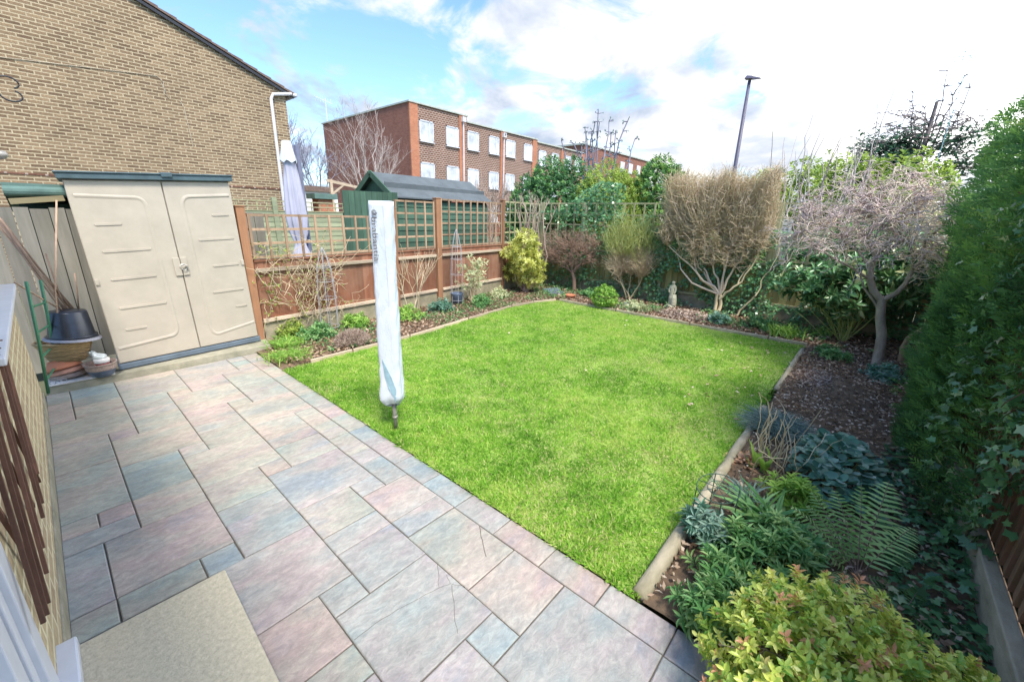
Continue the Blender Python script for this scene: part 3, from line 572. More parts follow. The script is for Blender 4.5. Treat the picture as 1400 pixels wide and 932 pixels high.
for (a,c_,l) in (((.17,5.2,1.63),(-.1,5.35,.10),'long tan cane leaning against the shed edge in front of grey boards'),((.02,5.5,1.18),(.06,5.5,.5),'short upright twig cane standing behind the black tub'),((-.19,5.05,1.0),(.03,5.45,.66),'pale cane crossing in front of the green plastic frame'),((.16,5.45,1.0),(.12,5.48,.66),'thin cane close to the dark edge of the shed')):
    tag(MB().tube([a,(np.array(a)+c_)/2+R.normal(0,.008,3),c_],.0065,6,t=R.random()).build('garden_cane',M['cane'],smooth=True),l,'cane')
gf=thing('plant_support','green plastic ladder frame leaning beside the house wall','plant support',(-.2,5.0,.07))
A0,A1_,B0,B1_=np.array((-.205,4.99,.07)),np.array((-.13,5.05,1.0)),np.array((-.13,5.35,.10)),np.array((-.055,5.25,.98))
for a,c_ in ((A0,A1_),(B0,B1_)): MB().tube([a,(a+c_)/2+(0.004,0,0),c_],.011,8).build('rail',M['green_plastic'],gf,smooth=True)
for t_ in (.12,.33,.55,.78): MB().tube([A0+(A1_-A0)*t_,B0+(B1_-B0)*t_],.008,6).build('rung',M['green_plastic'],gf)
# grey board fence left behind the pots + green felt lean-to roof
gfz=thing('board_fence','old grey vertical board fence behind the pots and canes','fence',(0,5.95,0))
x=-.9
while x<1.9:
    w_=R.uniform(.10,.125); m=MB(); y=5.95+R.uniform(-.006,.006); top=1.56+R.uniform(-.01,.01)
    m.hexa([(x,y-.012,0),(x+w_-.006,y-.008,0),(x+w_-.006,y+.01,0),(x,y+.01,0),(x,y-.012,top),(x+w_-.006,y-.008,top),(x+w_-.006,y+.01,top),(x,y+.01,top)],t=R.random()); m.build('board',M['grey_boards'],gfz); x+=w_
lr=thing('lean_to','low lean-to with green felt roof edge behind the grey board fence','shed',(.0,6.6,0))
m=MB(); m.tube([(-.12+.0,6.05,1.70),(.6,6.05,1.715),(1.2,6.05,1.71)],.045,12); m.hexa([(-.12,6.05,1.69),(1.2,6.05,1.66),(1.2,7.2,1.5),(-.12,7.2,1.5),(-.12,6.05,1.775),(1.2,6.05,1.785),(1.2,7.2,1.66),(-.12,7.2,1.66)]); m.build('roof',M['felt_green'],lr,smooth=False)
MB().bar((-.10,6.0,1.61),(.25,6.0,1.655),.03,.05).build('fascia',M['leaf_wood'],lr)
MB().box((-.05,6.15,0),(1.15,7.1,1.6)).build('wall',M['shed_dark'],lr)
# ------------------------------------------------------------------ left garden fence
def fy(x): return 5.52+.113*(x-1.6)
lf=thing('garden_fence','orange brown boarded fence with square trellis on top, left of the lawn','fence',(4.1,fy(4.1),0))
def fence_y(m,x0,x1,z0,z1,th,off=0,t=.5,tilt=0): 
    m.hexa([(x0,fy(x0)-th/2+off,z0),(x1,fy(x1)-th/2+off,z0),(x1,fy(x1)+th/2+off,z0),(x0,fy(x0)+th/2+off,z0),(x0,fy(x0)-th/2+off,z1),(x1,fy(x1)-th/2+off,z1),(x1,fy(x1)+th/2+off,z1),(x0,fy(x0)+th/2+off,z1)],t)
pan=[(1.64,3.66,1.55),(3.76,4.60,1.80),(4.75,6.55,1.86),(6.62,8.05,1.90)]
for pi_,(x0,x1,zt) in enumerate(pan):
    m=MB(); fence_y(m,x0,x1,-.05,.26,.05); m.build('gravel_board',M['gravel_board'],lf,bevel=.005)
    m=MB(); x=x0
    while x<x1-.02: 
        e=min(x+.105,x1); m.hexa([(x,fy(x)-.010,.30),(e-.004,fy(e)-.018,.30),(e-.004,fy(e)+.0,.30),(x,fy(x)+.0,.30),(x,fy(x)-.010,1.0),(e-.004,fy(e)-.018,1.0),(e-.004,fy(e)+.0,1.0),(x,fy(x)+.0,1.0)],t=R.random()); x=e
    m.build('boarding',M['fence_orange'],lf)
    for z in (.285,.90): 
        m=MB(); fence_y(m,x0,x1,z-.022,z+.022,.04,-.032,R.random()); m.build('rail',M['rail'],lf,bevel=.003)
    m=MB(); fence_y(m,x0,x1,1.0,1.025,.045,-.005,R.random()); m.build('capping',M['fence_orange'],lf)
    m=MB(); nx=max(3,round((x1-x0)/.2)); 
    for i in range(nx+1):
        x=x0+.015+(x1-x0-.03)*i/nx; fence_y(m,x-.014,x+.014,1.03,zt,.018,-.018,R.random())
    nz=max(3,round((zt-1.05)/.19))
    for i in range(nz+1):
        z=1.05+(zt-1.065)*i/nz; fence_y(m,x0,x1,z-.014,z+.014,.018,.0,R.random())
    m.build('trellis',M['trellis' if pi_<3 else 'trellis_green'],lf)
for x,zt,w in ((1.575,1.62,.09),(3.71,1.66,.08),(4.675,1.85,.10),(6.585,1.9,.075)):
    m=MB(); m.box((x-w/2,fy(x)-w/2-.01,-.05),(x+w/2,fy(x)+w/2-.01,zt),R.random()); m.box((x-w/2-.006,fy(x)-w/2-.016,zt),(x+w/2+.006,fy(x)+w/2-.004,zt+.018)); m.build('post',M['post'],lf,bevel=.004)
# ------------------------------------------------------------------ back fence (x = 8.1)
XB=8.12
bf=thing('garden_fence','mossy boarded fence with pale green trellis across the far end','fence',(XB,3,0))
ys=[6.2,5.0,3.15,1.32,-.4,-1.6]
for y1,y0 in zip(ys[:-1],ys[1:]):
    MB().box((XB-.025,y0+.04,-.05),(XB+.025,y1-.04,.24)).build('gravel_board',M['gravel_board'],bf,bevel=.005)
    m=MB(); y=y0+.04
    while y<y1-.05:
        e=min(y+.12,y1-.04); m.hexa([(XB-.018,y,.245),(XB,y,.245),(XB,e-.005,.245),(XB-.01,e-.005,.245),(XB-.018,y,.95),(XB,y,.95),(XB,e-.005,.95),(XB-.01,e-.005,.95)],t=R.random()); y=e
    m.build('boarding',M['back_boards'],bf)
    for z in (.27,.93): MB().box((XB-.06,y0+.04,z-.022),(XB-.019,y1-.04,z+.022),R.random()).build('rail',M['trellis_green'],bf,bevel=.003)
    m=MB(); ny=max(3,round((y1-y0)/.24)); zt=1.92
    for i in range(ny+1): y=y0+.055+(y1-y0-.11)*i/ny; m.box((XB-.03,y-.016,.97),(XB-.012,y+.016,zt),R.random())
    for i in range(5): z=1.0+(zt-1.015)*i/4; m.box((XB-.011,y0+.04,z-.015),(XB+.007,y1-.04,z+.015),R.random())
    m.build('trellis',M['trellis_green'],bf)
for y in ys: MB().box((XB-.04,y-.04,-.05),(XB+.04,y+.04,1.93),R.random()).build('post',M['trellis_green'],bf,bevel=.004)
wp=thing('shutter','white slatted panel showing through the far trellis beside the block shrub','panel',(8.3,1.27,0))
MB().box((8.24,1.14,0),(8.27,1.175,1.68)).box((8.24,1.365,0),(8.27,1.40,1.68)).box((8.24,1.175,1.645),(8.27,1.365,1.68)).build('frame',M['render_white'],wp)
m=MB()
for i in range(24): m.box((8.245,1.175,.1+i*.064),(8.262,1.365,.15+i*.064),R.random())
m.build('slats',M['render_white'],wp)
# ------------------------------------------------------------------ right fence
rfz=thing('garden_fence','dark reddish brown upright board fence at the lower right corner','fence',(2.3,-.72,0))
MB().box((.9,-.715,-.05),(8.0,-.66,.155)).build('gravel_board',M['log'],rfz,bevel=.006)
x=.9; m=MB()
while x<8.0:
    e=x+.085; m.hexa([(x,-.742,.155),(e,-.742,.155),(e,-.726,.155),(x,-.712,.155),(x,-.742,1.72),(e,-.742,1.72),(e,-.726,1.72),(x,-.712,1.72)],t=R.random()); x+=.093
m.build('boarding',M['right_boards'],rfz)
MB().box((.9,-.760,.1),(8,-.744,1.7)).build('backing',M['shed_dark'],rfz)
# ------------------------------------------------------------------ neighbour gable house
YG=12.5
nb=thing('neighbour_house','buff brick house gable wall with sloping tiled roof, upper left','house',(0,YG+4,0))
xr,xl,ze,zr=5.06,-5.2,4.55,6.62
m=MB(); m.add([(xl,YG,-.1),(xr,YG,-.1),(xr,YG,ze),(0,YG,zr),(xl,YG,ze),(xl,YG+9,-.1),(xr,YG+9,-.1),(xr,YG+9,ze),(0,YG+9,zr),(xl,YG+9,ze)],[(0,1,2,3,4),(9,8,7,6,5),(1,6,7,2),(0,4,9,5)]); m.build('wall',M['brick_buff'],nb)
sl_=(zr-ze)/xr
m=MB()
for sx in (1,-1):
    for i in range(18):
        a,c_=i/18,(i+1)/18; x0_=sx*(xr+.28)*a; x1_=sx*(xr+.28)*c_; z0_=zr+.05-sl_*(xr+.28)*a; z1_=zr+.05-sl_*(xr+.28)*c_
        m.hexa([(min(x0_,x1_),YG-.07,(z0_ if x0_<x1_ else z1_)-.01),(max(x0_,x1_),YG-.07,(z1_ if x0_<x1_ else z0_)-.01),(max(x0_,x1_),YG+9.05,(z1_ if x0_<x1_ else z0_)-.01),(min(x0_,x1_),YG+9.05,(z0_ if x0_<x1_ else z1_)-.01),
          (min(x0_,x1_),YG-.07,(z0_+.03 if x0_<x1_ else z1_+.055)),(max(x0_,x1_),YG-.07,(z1_+.055 if x0_<x1_ else z0_+.03)),(max(x0_,x1_),YG+9.05,(z1_+.055 if x0_<x1_ else z0_+.03)),(min(x0_,x1_),YG+9.05,(z0_+.03 if x0_<x1_ else z1_+.055))],t=R.random())
m.build('roof',M['roof_tile'],nb)
m=MB(); 
for sx in (1,-1): m.bar((0,YG-.045,zr-.02),(sx*(xr+.2),YG-.045,zr-.02-sl_*(xr+.2)),.03,.06)
m.build('verge',M['iron'],nb)
m=MB(); m.tube([(4.64,YG-.06,0),(4.66,YG-.06,2.),(4.68,YG-.06,4.30),(4.74,YG-.06,4.42),(5.2,YG-.06,4.52)],.04,8); m.build('downpipe',M['pipe'],nb,smooth=True)
m=MB(); m.tube([(5.28,YG-.1,4.50),(5.28,YG+9,4.50)],.05,8); m.build('gutter',M['pipe'],nb,smooth=True)
m=MB(); m.tube([(-.6,YG-.012,4.02),(.22,YG-.012,4.08),(1.5,YG-.012,4.21),(2.42,YG-.012,4.30),(2.52,YG-.012,4.2),(2.5,YG-.012,3.96),(2.56,YG-.012,3.9),(2.52,YG-.012,4.05),(2.48,YG-.012,4.18)],.006,5); m.tube([(2.76,YG-.012,3.88),(2.81,YG-.012,3.75),(2.83,YG-.012,3.3),(2.84,YG-.012,2.95)],.006,5); m.build('cable',M['cable'],nb)
m=MB(); m.box((-3,YG-.012,2.12),(xr-.02,YG+.01,2.15)); m.build('brick_band',M['tile_brown'],nb)
# ------------------------------------------------------------------ apartment block
ab=thing('apartment_block','three storey red brick and brown tiled apartment block with white windows','building',(28,31,0))
YB=25.0
secs=[(17.84,22.97,8.62),(22.97,31.45,8.22),(31.45,39.4,8.03)]
m=MB(); m.box((17.84,YB,-.1),(22.97,YB+12.2,8.55)); m.build('end_wall',M['brick_red'],ab)
m=MB()
for i,(a,c_,h) in enumerate(secs[1:]): m.box((a+.001,YB+.002,-.1),(c_,YB+12.2,h-.07))
m.build('wall',M['brick_red'],ab)
m=MB(); 
for a,c_,h in ((18.5,22.14,8.5),(22.72,26.62,8.1),(27.2,30.8,8.1),(31.5,35.2,7.95),(35.7,39.2,7.95)): m.box((a,YB-.03,2.6),(c_,YB+.01,h))
m.build('tile_cladding',M['tile_brown'],ab)
m=MB()
for a,c_,h in ((17.83,18.49,8.55),(22.15,22.7,8.55),(26.64,27.17,8.15),(30.82,31.45,8.15),(35.25,35.65,7.97),(38.9,39.41,7.97)): m.box((a,YB-.09,-.1),(c_,YB+.02,h))
m.build('pilaster',M['brick_orange'],ab)
m=MB()
for a,c_,h in secs: m.box((a-.08,YB-.14,h-.06),(c_+(.02 if h<8.5 else .03),YB+12.3,h+.04))
m.build('parapet',M['parapet'],ab)
wins=[(18.58,19.77),(20.91,22.10),(22.97+.0,24.15),(25.3,26.45),(27.28,28.45),(29.62,30.76),(31.75,32.85),(33.72,34.85),(35.95,37.05),(37.7,38.8)]
for wi,(a,c_) in enumerate(wins):
    for z in (6.36,3.72,1.1):
        if wi>5: z-=.25
        h=1.30
        m=MB(); 
        for q in (((a,z),(a+.07,z+h)),((c_-.07,z),(c_,z+h)),((a,z),(c_,z+.07)),((a,z+h-.07),(c_,z+h)),((a+(c_-a)*.68,z),(a+(c_-a)*.68+.06,z+h))):
            (x0_,z0_),(x1_,z1_)=q; m.box((x0_,YB-.10,z0_+.001*(x0_>a)),(x1_,YB-.031,z1_))
        m.box((a-.04,YB-.16,z-.06),(c_+.04,YB-.031,z))
        fr=m.build('window',M['upvc'],ab)
        MB().box((a+.05,YB-.07,z+.05),(c_-.05,YB-.04,z+h-.05)).build('pane',M['net_curtain'],fr)
for x in (22.5,26.95):
    h=8.5 if x<24 else 8.1
    m=MB(); m.tube([(x,YB-.15,0),(x,YB-.15,h-.35)],.06,8); m.box((x-.15,YB-.3,h-.38),(x+.15,YB-.09,h-.05)); m.build('downpipe',M['pipe'],ab)
MB().box((x-.05,YB-.32,7.85),(x+.05,YB-.30,8.0)).build('hopper_outlet',M['iron'],ab)
ae=thing('tv_aerial','thin television aerial on the far corner of the flat roof','aerial',(18.1,36.9,8.6))
m=MB(); m.tube([(18.1,36.9,8.6),(18.1,36.9,10.5)],.03,6); m.tube([(17.1,36.6,10.4),(18.8,37.1,10.25)],.02,5)
for i in range(7): x=17.15+i*.24; m.tube([(x,36.65+i*.06,10.1+.02*i),(x,36.65+i*.06,10.6-.01*i)],.012,4)
m.build('aerial_array',M['contr'],ae)
a2=thing('apartment_block','low distant red brick block behind the light green hedge','building',(76,44,0))
MB().box((63,40,0),(89,52,13.2)).build('wall',M['brick_red'],a2); MB().box((62.8,39.8,13.2),(89.2,52.2,13.45)).build('roof',M['parapet'],a2)
for x in (76,79.5,83,86.5):
    f_=MB().box((x,39.9,10.2),(x+1.6,40.02,12)).build('window',M['upvc'],a2); MB().box((x+.15,39.86,10.35),(x+1.45,39.9,11.85)).build('pane',M['net_curtain'],f_)
wb=thing('garage','low white rendered building beyond the neighbouring garden','building',(9,20.5,0))
MB().box((7.9,20,0),(9.95,24,2.45)).build('wall',M['render_white'],wb); MB().box((7.8,19.9,2.45),(10.05,24.1,2.68)).build('roof',M['roof_tile'],wb)
pg=thing('pergola','pale timber post with a sloping brace beyond the neighbour fence','pergola',(7.6,16,0))
m=MB(); m.bar((7.75,16,0),(7.75,16,2.75),.10,.10,up=(0,1,0)); m.build('post',M['rail'],pg); m=MB(); m.bar((7.6,16,2.7),(9.4,16,2.45),.06,.10); m.build('beam',M['rail'],pg); m=MB(); m.bar((7.75,16,2.2),(8.3,16,2.62),.05,.06); m.build('brace',M['rail'],pg)
bpier=thing('brick_pier','small brick pier with dark cap behind the neighbour trellis','pier',(6.0,13.2,0)); MB().box((5.85,13,0),(6.3,13.4,1.95)).build('shaft',M['brick_orange'],bpier); MB().box((5.72,12.9,1.95),(6.42,13.5,2.1)).build('cap',M['felt_green'],bpier)
# ------------------------------------------------------------------ neighbour fence with trellis, green shed, parasol
nf=thing('neighbour_fence','grey green lapped panel fence with low trellis in front of the gable','fence',(4.5,10.6,0))
m=MB()
for i in range(13):
    z=.1+i*.112; m.hexa([(1.4,10.59,z),(7.6,10.59,z),(7.6,10.62,z),(1.4,10.62,z),(1.4,10.60,z+.125),(7.6,10.60,z+.125),(7.6,10.615,z+.125),(1.4,10.615,z+.125)],t=R.random())
m.build('lap_panel',M['lap_grey'],nf)
m=MB(); 
for i in range(32): x=1.4+i*.2; m.box((x-.012,10.60,1.56),(x+.012,10.615,1.80),R.random())
for z in (1.58,1.68,1.79): m.box((1.4,10.588,z-.012),(7.6,10.60,z+.012),R.random())
m.build('trellis',M['trellis_green'],nf)
for x in (2.0,3.75,5.5,7.2): MB().box((x-.05,10.54,0),(x+.05,10.64,1.87)).build('post',M['lap_grey'],nf)
gs=thing('garden_shed','dark green wooden garden shed with grey felt pitched roof','shed',(6.1,8.0,0))
x0_,x1_=4.72,7.45; yr=8.0; ya,yb=7.22,8.78; zr_=2.36; zE=1.90
m=MB(); m.add([(x0_+.1,ya+.08,0),(x0_+.1,yb-.08,0),(x0_+.1,yb-.08,zE+.03),(x0_+.1,yr,zr_-.04),(x0_+.1,ya+.08,zE+.03)],[(0,4,3,2,1)])
z=0
while z<zE-.06:
    m.hexa([(x0_+.1,ya+.065,z),(x1_-.1,ya+.065,z),(x1_-.1,ya+.1,z),(x0_+.1,ya+.1,z),(x0_+.1,ya+.078,z+.115),(x1_-.1,ya+.078,z+.115),(x1_-.1,ya+.1,z+.115),(x0_+.1,ya+.1,z+.115)],t=R.random()); z+=.115
m.box((x1_-.12,ya+.1,0),(x1_-.1,yb-.1,zE)).box((x0_+.1,yb-.1,0),(x1_-.1,yb-.08,zE)); m.build('wall',M['shed_green'],gs)
m=MB()
for (yy,s_) in ((ya,1),(yb,-1)):
    m.add([(x0_,yr,zr_),(x1_,yr,zr_),(x1_,yy,zE-.02),(x0_,yy,zE-.02),(x0_,yr,zr_+.025),(x1_,yr,zr_+.025),(x1_,yy,zE+.005),(x0_,yy,zE+.005)],[(0,1,2,3),(4,7,6,5),(0,3,7,4),(1,5,6,2),(3,2,6,7)])
m.build('roof',M['felt'],gs)
m=MB(); m.hexa([(x0_,ya+.30,zr_-.165-.0),(x1_,ya+.30,zr_-.2),(x1_,ya+.28,zr_-.21),(x0_,ya+.28,zr_-.18),(x0_,ya+.30,2.08),(x1_,ya+.30,2.08),(x1_,ya+.28,2.07),(x0_,ya+.28,2.07)]); m.build('felt_lap',M['felt'],gs)
m=MB(); m.bar((x0_-.02,yr,zr_+.0),(x0_-.02,ya-.03,zE-.045),.03,.11,up=(0,0,1)); m.bar((x0_-.02,yr,zr_+.0),(x0_-.02,yb+.03,zE-.045),.03,.11); m.build('bargeboard',M['shed_green'],gs)
m=MB(); m.box((x0_+.02,ya+.2,1.5),(x0_+.09,yb-.2,2.0)); m.build('gable_panel',M['shed_dark'],gs)
gd=thing('green_screen','dark green vertical board screen standing left of the garden shed','screen',(4.1,7.1,0))
m=MB(); x=3.62
while x<4.72: m.box((x,7.09,0),(x+.105,7.11,1.95+.02*(x-3.6)),R.random()); x+=.11
m.build('boarding',M['shed_green'],gd); MB().box((3.62,7.111,1.5),(4.72,7.14,1.58)).build('rail',M['shed_dark'],gd)
pa=thing('parasol','furled pale lilac cantilever parasol behind the trellis fence','parasol',(2.95,7.3,0))
prof=[(2.62,.0),(2.615,.055),(2.55,.075),(2.35,.11),(2.30,.095),(2.1,.10),(1.8,.125),(1.5,.14),(1.25,.12),(1.08,.07),(1.0,.085),(.85,.14),(.78,.155)]
n_=36; V=[]
for i,(z,r) in enumerate(prof):
    for j in range(n_):
        a=2*PI*j/n_; rr=r*(1+.28*math.cos(8*a+.4*math.sin(z*3))*(z<2.3)+.05*math.sin(5*a+z*4)); cx=2.885+.02*(2.6-z)
        V.append((cx+rr*math.cos(a),7.3+rr*.8*math.sin(a),z))
m=MB(); m.add(V,[(i*n_+j,(i+1)*n_+j,(i+1)*n_+(j+1)%n_,i*n_+(j+1)%n_) for i in range(len(prof)-1) for j in range(n_)]); cn=m.build('canopy',M['lilac'],pa,smooth=True)
m=MB(); n2_=24; V=[]
for z,r in ((2.64,.0),(2.63,.06),(2.5,.085),(2.36,.115),(2.33,.118)):
    for j in range(n2_): a=2*PI*j/n2_; V.append((2.885+r*(1+.1*math.cos(6*a))*math.cos(a),7.3+r*math.sin(a),z+.02*math.cos(6*a)*(z<2.4)))
m.add(V,[(i*n2_+j,(i+1)*n2_+j,(i+1)*n2_+(j+1)%n2_,i*n2_+(j+1)%n2_) for i in range(4) for j in range(n2_)]); m.build('vent',M['cover'],pa,smooth=True)
MB().tube([(2.92,7.3,.05),(2.92,7.3,2.6)],.022,8).build('mast',M['lilac_dark'],pa); MB().tube([(3.075,7.36,.05),(3.06,7.36,2.6)],.042,10).build('pole',M['lilac_dark'],pa); MB().box((2.8,7.1,0),(3.3,7.6,.06)).build('base',M['lilac_dark'],pa)
# ------------------------------------------------------------------ rotary dryer in cover
rd=thing('rotary_dryer','folded rotary clothes dryer in a white cover on the lawn edge','clothes dryer',(1.53,2.49,0))
MB().tube([(1.53,2.49,-.02),(1.529,2.49,.30)],.0165,14).build('pole',M['pole_metal'],rd,smooth=True)
MB().tube([(1.53,2.49,.10),(1.53,2.49,.125)],.019,14).build('collar',M['pole_metal'],rd,smooth=True)
ax=norm(np.array((.656,-.755,0.)));ay=norm(np.array((-.755,-.656,0.)))    # ax: to picture right, ay: towards the camera
# ring outline: rounded square cross-section twisted slightly
V=[];n_=40; zz=np.linspace(1.672,.215,46)
for z in zz:
    q=(z-.215)/(1.672-.215); w=.058+.0015*math.sin(z*9)+.010*max(0,1-q/.45); w*=min(1,(.55+(z-.215)/.06*.45)) if z<.275 else 1
    cx=1.53-.010*(1-q); cy=2.49
    for j in range(n_):
        a=2*PI*j/n_+.62; e_=.34; ca,sa_=math.cos(a),math.sin(a); k_=(abs(ca)**(2/e_)+abs(sa_)**(2/e_))**(-e_/2) if True else 1
        wr=.0016*math.sin(z*60+7*a+2*math.sin(z*17+a))+.0018*math.sin(z*27+3*a+1.6*math.sin(z*13))+.0030*max(0,1-q*2.2)*math.sin(5*a+z*8)
        p=np.array((cx,cy,z))+ax*(w*k_*ca*1.05+wr*ca)*1.15+ay*(w*k_*sa_+wr*sa_)
        if z<.36: p[2]+=.03*math.cos(a-1.2)*(.36-z)/.145
        V.append(p)
m=MB(); kz=len(zz); m.add(V,[(i*n_+j,(i+1)*n_+j,(i+1)*n_+(j+1)%n_,i*n_+(j+1)%n_) for i in range(kz-1) for j in range(n_)]+[tuple(range(n_))]); cv=m.build('cover',M['cover'],rd,smooth=True)
def front(u,z,d):  # point on the cover seen side: u -1..1 across picture
    return np.array((1.53,2.49,z))+ax*u*.07+ay*d
# seams
m=MB(); m.tube([front(-.55,z,0)+(ay*.062) for z in np.linspace(.3,1.66,20)],.0016,4); m.tube([front(.45,z,.066) for z in np.linspace(.5,1.66,20)],.0016,4); m.build('seam',M['white_label'],cv)
m=MB(); P=[(-.62,.60),(-.45,.47),(-.1,.38),(.38,.30),(.55,.27),(.62,.37),(.22,.46),(-.25,.54)]; d_=.081
m.add([front(u,z,d_-.01*abs(u)) for u,z in P]+[front(u,z,d_-.004-.01*abs(u)-.004) for u,z in P],[tuple(range(8))]+[(i,8+i,8+(i+1)%8,(i+1)%8) for i in range(8)]); 
m.build('fold_flap',M['cover_blue'],cv)
# printed word reading downwards on the left-hand face
tc=bpy.data.curves.new('print','FONT'); tc.body='brabantia'; tc.size=.052; tc.space_character=1.04; tc.extrude=.0004; tc.offset=-.0001
to=bpy.data.objects.new('printed_word',tc); COL.objects.link(to); bpy.context.view_layer.update()
dg=bpy.context.evaluated_depsgraph_get(); tm=bpy.data.meshes.new_from_object(to.evaluated_get(dg)); bpy.data.objects.remove(to)
co=np.array([v.co[:] for v in tm.vertices]); wtxt=co[:,0].max()
fl_=norm(ax*-.06+ay*1.0); dirR=norm(np.cross((0,0,1.),fl_))      # face normal and its picture-right direction
P0=np.array((1.53,2.49,1.575))-ax*.030+ay*.0715
W_=P0[None]+np.outer(co[:,1]-.018,dirR)+np.outer(-co[:,0],(0,0,1.))*(.285/wtxt)+np.outer(co[:,2],fl_)
for v,w in zip(tm.vertices,W_): v.co=tuple(w-WP[rd.name])
tm.materials.append(M['text_grey']); o=bpy.data.objects.new('printed_word',tm); place(o,cv,WP[rd.name])
m=MB(); P=[]; 
for i in range(40): a=i/39*2*PI*1.9+.6; r=.006+.0125*i/39; P.append(P0+dirR*(.002+r*math.cos(a))+np.array((0,0,.026+r*math.sin(a))))
m.tube(P,.0022,5); m.build('printed_emblem',M['text_grey'],cv)
# ------------------------------------------------------------------ street lamp, right aerial
la=thing('street_lamp','tall dark street lamp post against the bright sky','street lamp',(18,4.69,0))
MB().tube([(18,4.68,0),(18,4.69,2),(18,4.71,6.45)],[.10,.08,.055],10).build('post',M['lamp_metal'],la,smooth=True)
m=MB(); m.hexa([(17.85,4.60,6.47),(18.1,4.60,6.47),(18.1,4.86,6.50),(17.85,4.86,6.50),(17.9,4.62,6.56),(18.05,4.62,6.56),(18.05,4.8,6.6),(17.9,4.8,6.6)]); m.hexa([(17.93,4.35,6.44),(18.03,4.35,6.44),(18.05,4.62,6.46),(17.9,4.62,6.46),(17.95,4.36,6.47),(18.02,4.36,6.47),(18.03,4.62,6.55),(17.92,4.62,6.55)]); m.build('lamp_head',M['lamp_metal'],la)
ra=thing('tv_aerial','faint pale blue aerial above the bare tree top at right','aerial',(12,-.5,0))
M['aqua']=solid('aqua',(.35,.55,.58),.5,.1,8)
m=MB(); m.tube([(12,-.50,0),(12,-.52,4.3)],.006,5); m.tube([(12,-.52,4.3),(12,-.40,4.55)],.005,5); m.build('mast',M['aqua'],ra)
m=MB()
for a,c_ in (((12,-.30,4.53),(12,-.44,4.72)),((12,-.44,4.72),(12,-.58,4.55)),((12,-.32,4.56),(12,-.56,4.60)),((12,-.36,4.63),(12,-.54,4.63)),((12,-.44,4.72),(12,-.44,4.55))): m.tube([a,c_],.006,4)
m.build('aerial_array',M['aqua'],ra)
# ------------------------------------------------------------------ statue
def skin(name,verts,edges,rad,mat,parent=None,loc=None,sub=2):
    me=bpy.data.meshes.new(name); me.from_pydata([tuple(v) for v in verts],edges,[]); o=bpy.data.objects.new(name,me); COL.objects.link(o)
    md=o.modifiers.new('s','SKIN'); 
    for i,r in enumerate(rad): me.skin_vertices[0].data[i].radius=(r,r) if not isinstance(r,tuple) else r
    me.skin_vertices[0].data[0].use_root=True; s=o.modifiers.new('ss','SUBSURF'); s.levels=s.render_levels=sub
    bpy.context.view_layer.update(); dg=bpy.context.evaluated_depsgraph_get(); m2=bpy.data.meshes.new_from_object(o.evaluated_get(dg)); bpy.data.objects.remove(o)
    m2.name=name; m2.materials.clear(); m2.materials.append(mat); 
    for p in m2.polygons: p.use_smooth=True
    m2.transform(Matrix.Translation(-Vector(loc))); o=bpy.data.objects.new(name,m2); place(o,parent,loc); return o
sx_,sy_=7.78,2.75
ss=thing('statue','small mossy stone statue of a standing girl beside the ivy','statue',(sx_,sy_,0))
def q_(a,b_,z): return (sx_-b_,sy_-a,z)       # a: picture right, b: towards lawn
vs=[q_(0,0,.27),q_(-.005,0,.36),q_(0,0,.415),q_(.0,.0,.445),q_(.003,.012,.475),q_(.004,.012,.51),
    q_(.045,0,.405),q_(.06,.012,.33),q_(.045,.035,.27),q_(-.045,0,.405),q_(-.062,.012,.34),q_(-.045,.035,.285),
    q_(0,0,.20),q_(.0,.0,.12),q_(-.02,.0,.055),q_(-.02,.02,.03)]
ed=[(0,1),(1,2),(2,3),(3,4),(4,5),(2,6),(6,7),(7,8),(2,9),(9,10),(10,11),(0,12),(12,13),(13,14),(14,15)]
skin('figure',vs,ed,[.052,.042,.036,.02,.037,.032,.022,.019,.015,.022,.019,.015,.068,.052,.04,.04],M['stone'],ss,WP[ss.name])
MB().lathe((sx_,sy_,0),[(.10,0),(.105,.03),(.085,.05),(.06,.07),(0,.08)],14).build('plinth',M['stone'],ss,smooth=True)
MB().lathe(q_(.05,.02,.06),[(.055,0),(.06,.06),(.05,.13),(.035,.2),(0,.21)],10).build('basket',M['stone'],ss,smooth=True)
# ------------------------------------------------------------------ plants
def wig(a,c_,k,amp,bow=0,up=0):
    a=np.array(a,float);c_=np.array(c_,float);t=np.linspace(0,1,k)[:,None]; L=np.linalg.norm(c_-a)
    n_=R.normal(size=(k,3))*amp*L; n_[0]=0; n_[-1]=0; s_=np.sin(t*PI)
    return a+(c_-a)*t+n_*np.minimum(1,s_*2)+s_*np.array((0,0,bow*L))+s_*R.normal(0,.06*L,3)*(amp>0)
def grow(tw,p,d,L,r,lvl,nch=3,ang=.6,rat=.68,cur=.12,up=.1,k=6,box=None,tint=(.2,.9),minr=.0015):
    P=[np.array(p,float)]; d=norm(np.array(d,float))
    for i in range(k-1):
        d=norm(d+R.normal(0,cur,3)+np.array((0,0,up))); q=P[-1]+d*L/(k-1)
        if box is not None and not box(q): q=P[-1]+d*L/(k-1)*.15
        P.append(q)
    P=np.array(P); tw.add(P,max(r,minr),max(r*.6,minr*.8),R.uniform(*tint))
    if lvl<=0: return
    n_=nch if isinstance(nch,int) else nch[0]
    for j in range(n_):
        i=int(R.integers(k//2,k)) if j else k-1
        dd=norm(P[i]-P[i-1]); sd=norm(np.cross(dd,R.normal(size=3))); a=R.normal(ang,.15) if j else ang*.4
        grow(tw,P[i],dd*math.cos(a)+sd*math.sin(a),L*rat*R.uniform(.75,1.15),r*.62,lvl-1,nch,ang,rat,cur,up,k,box,tint,minr)
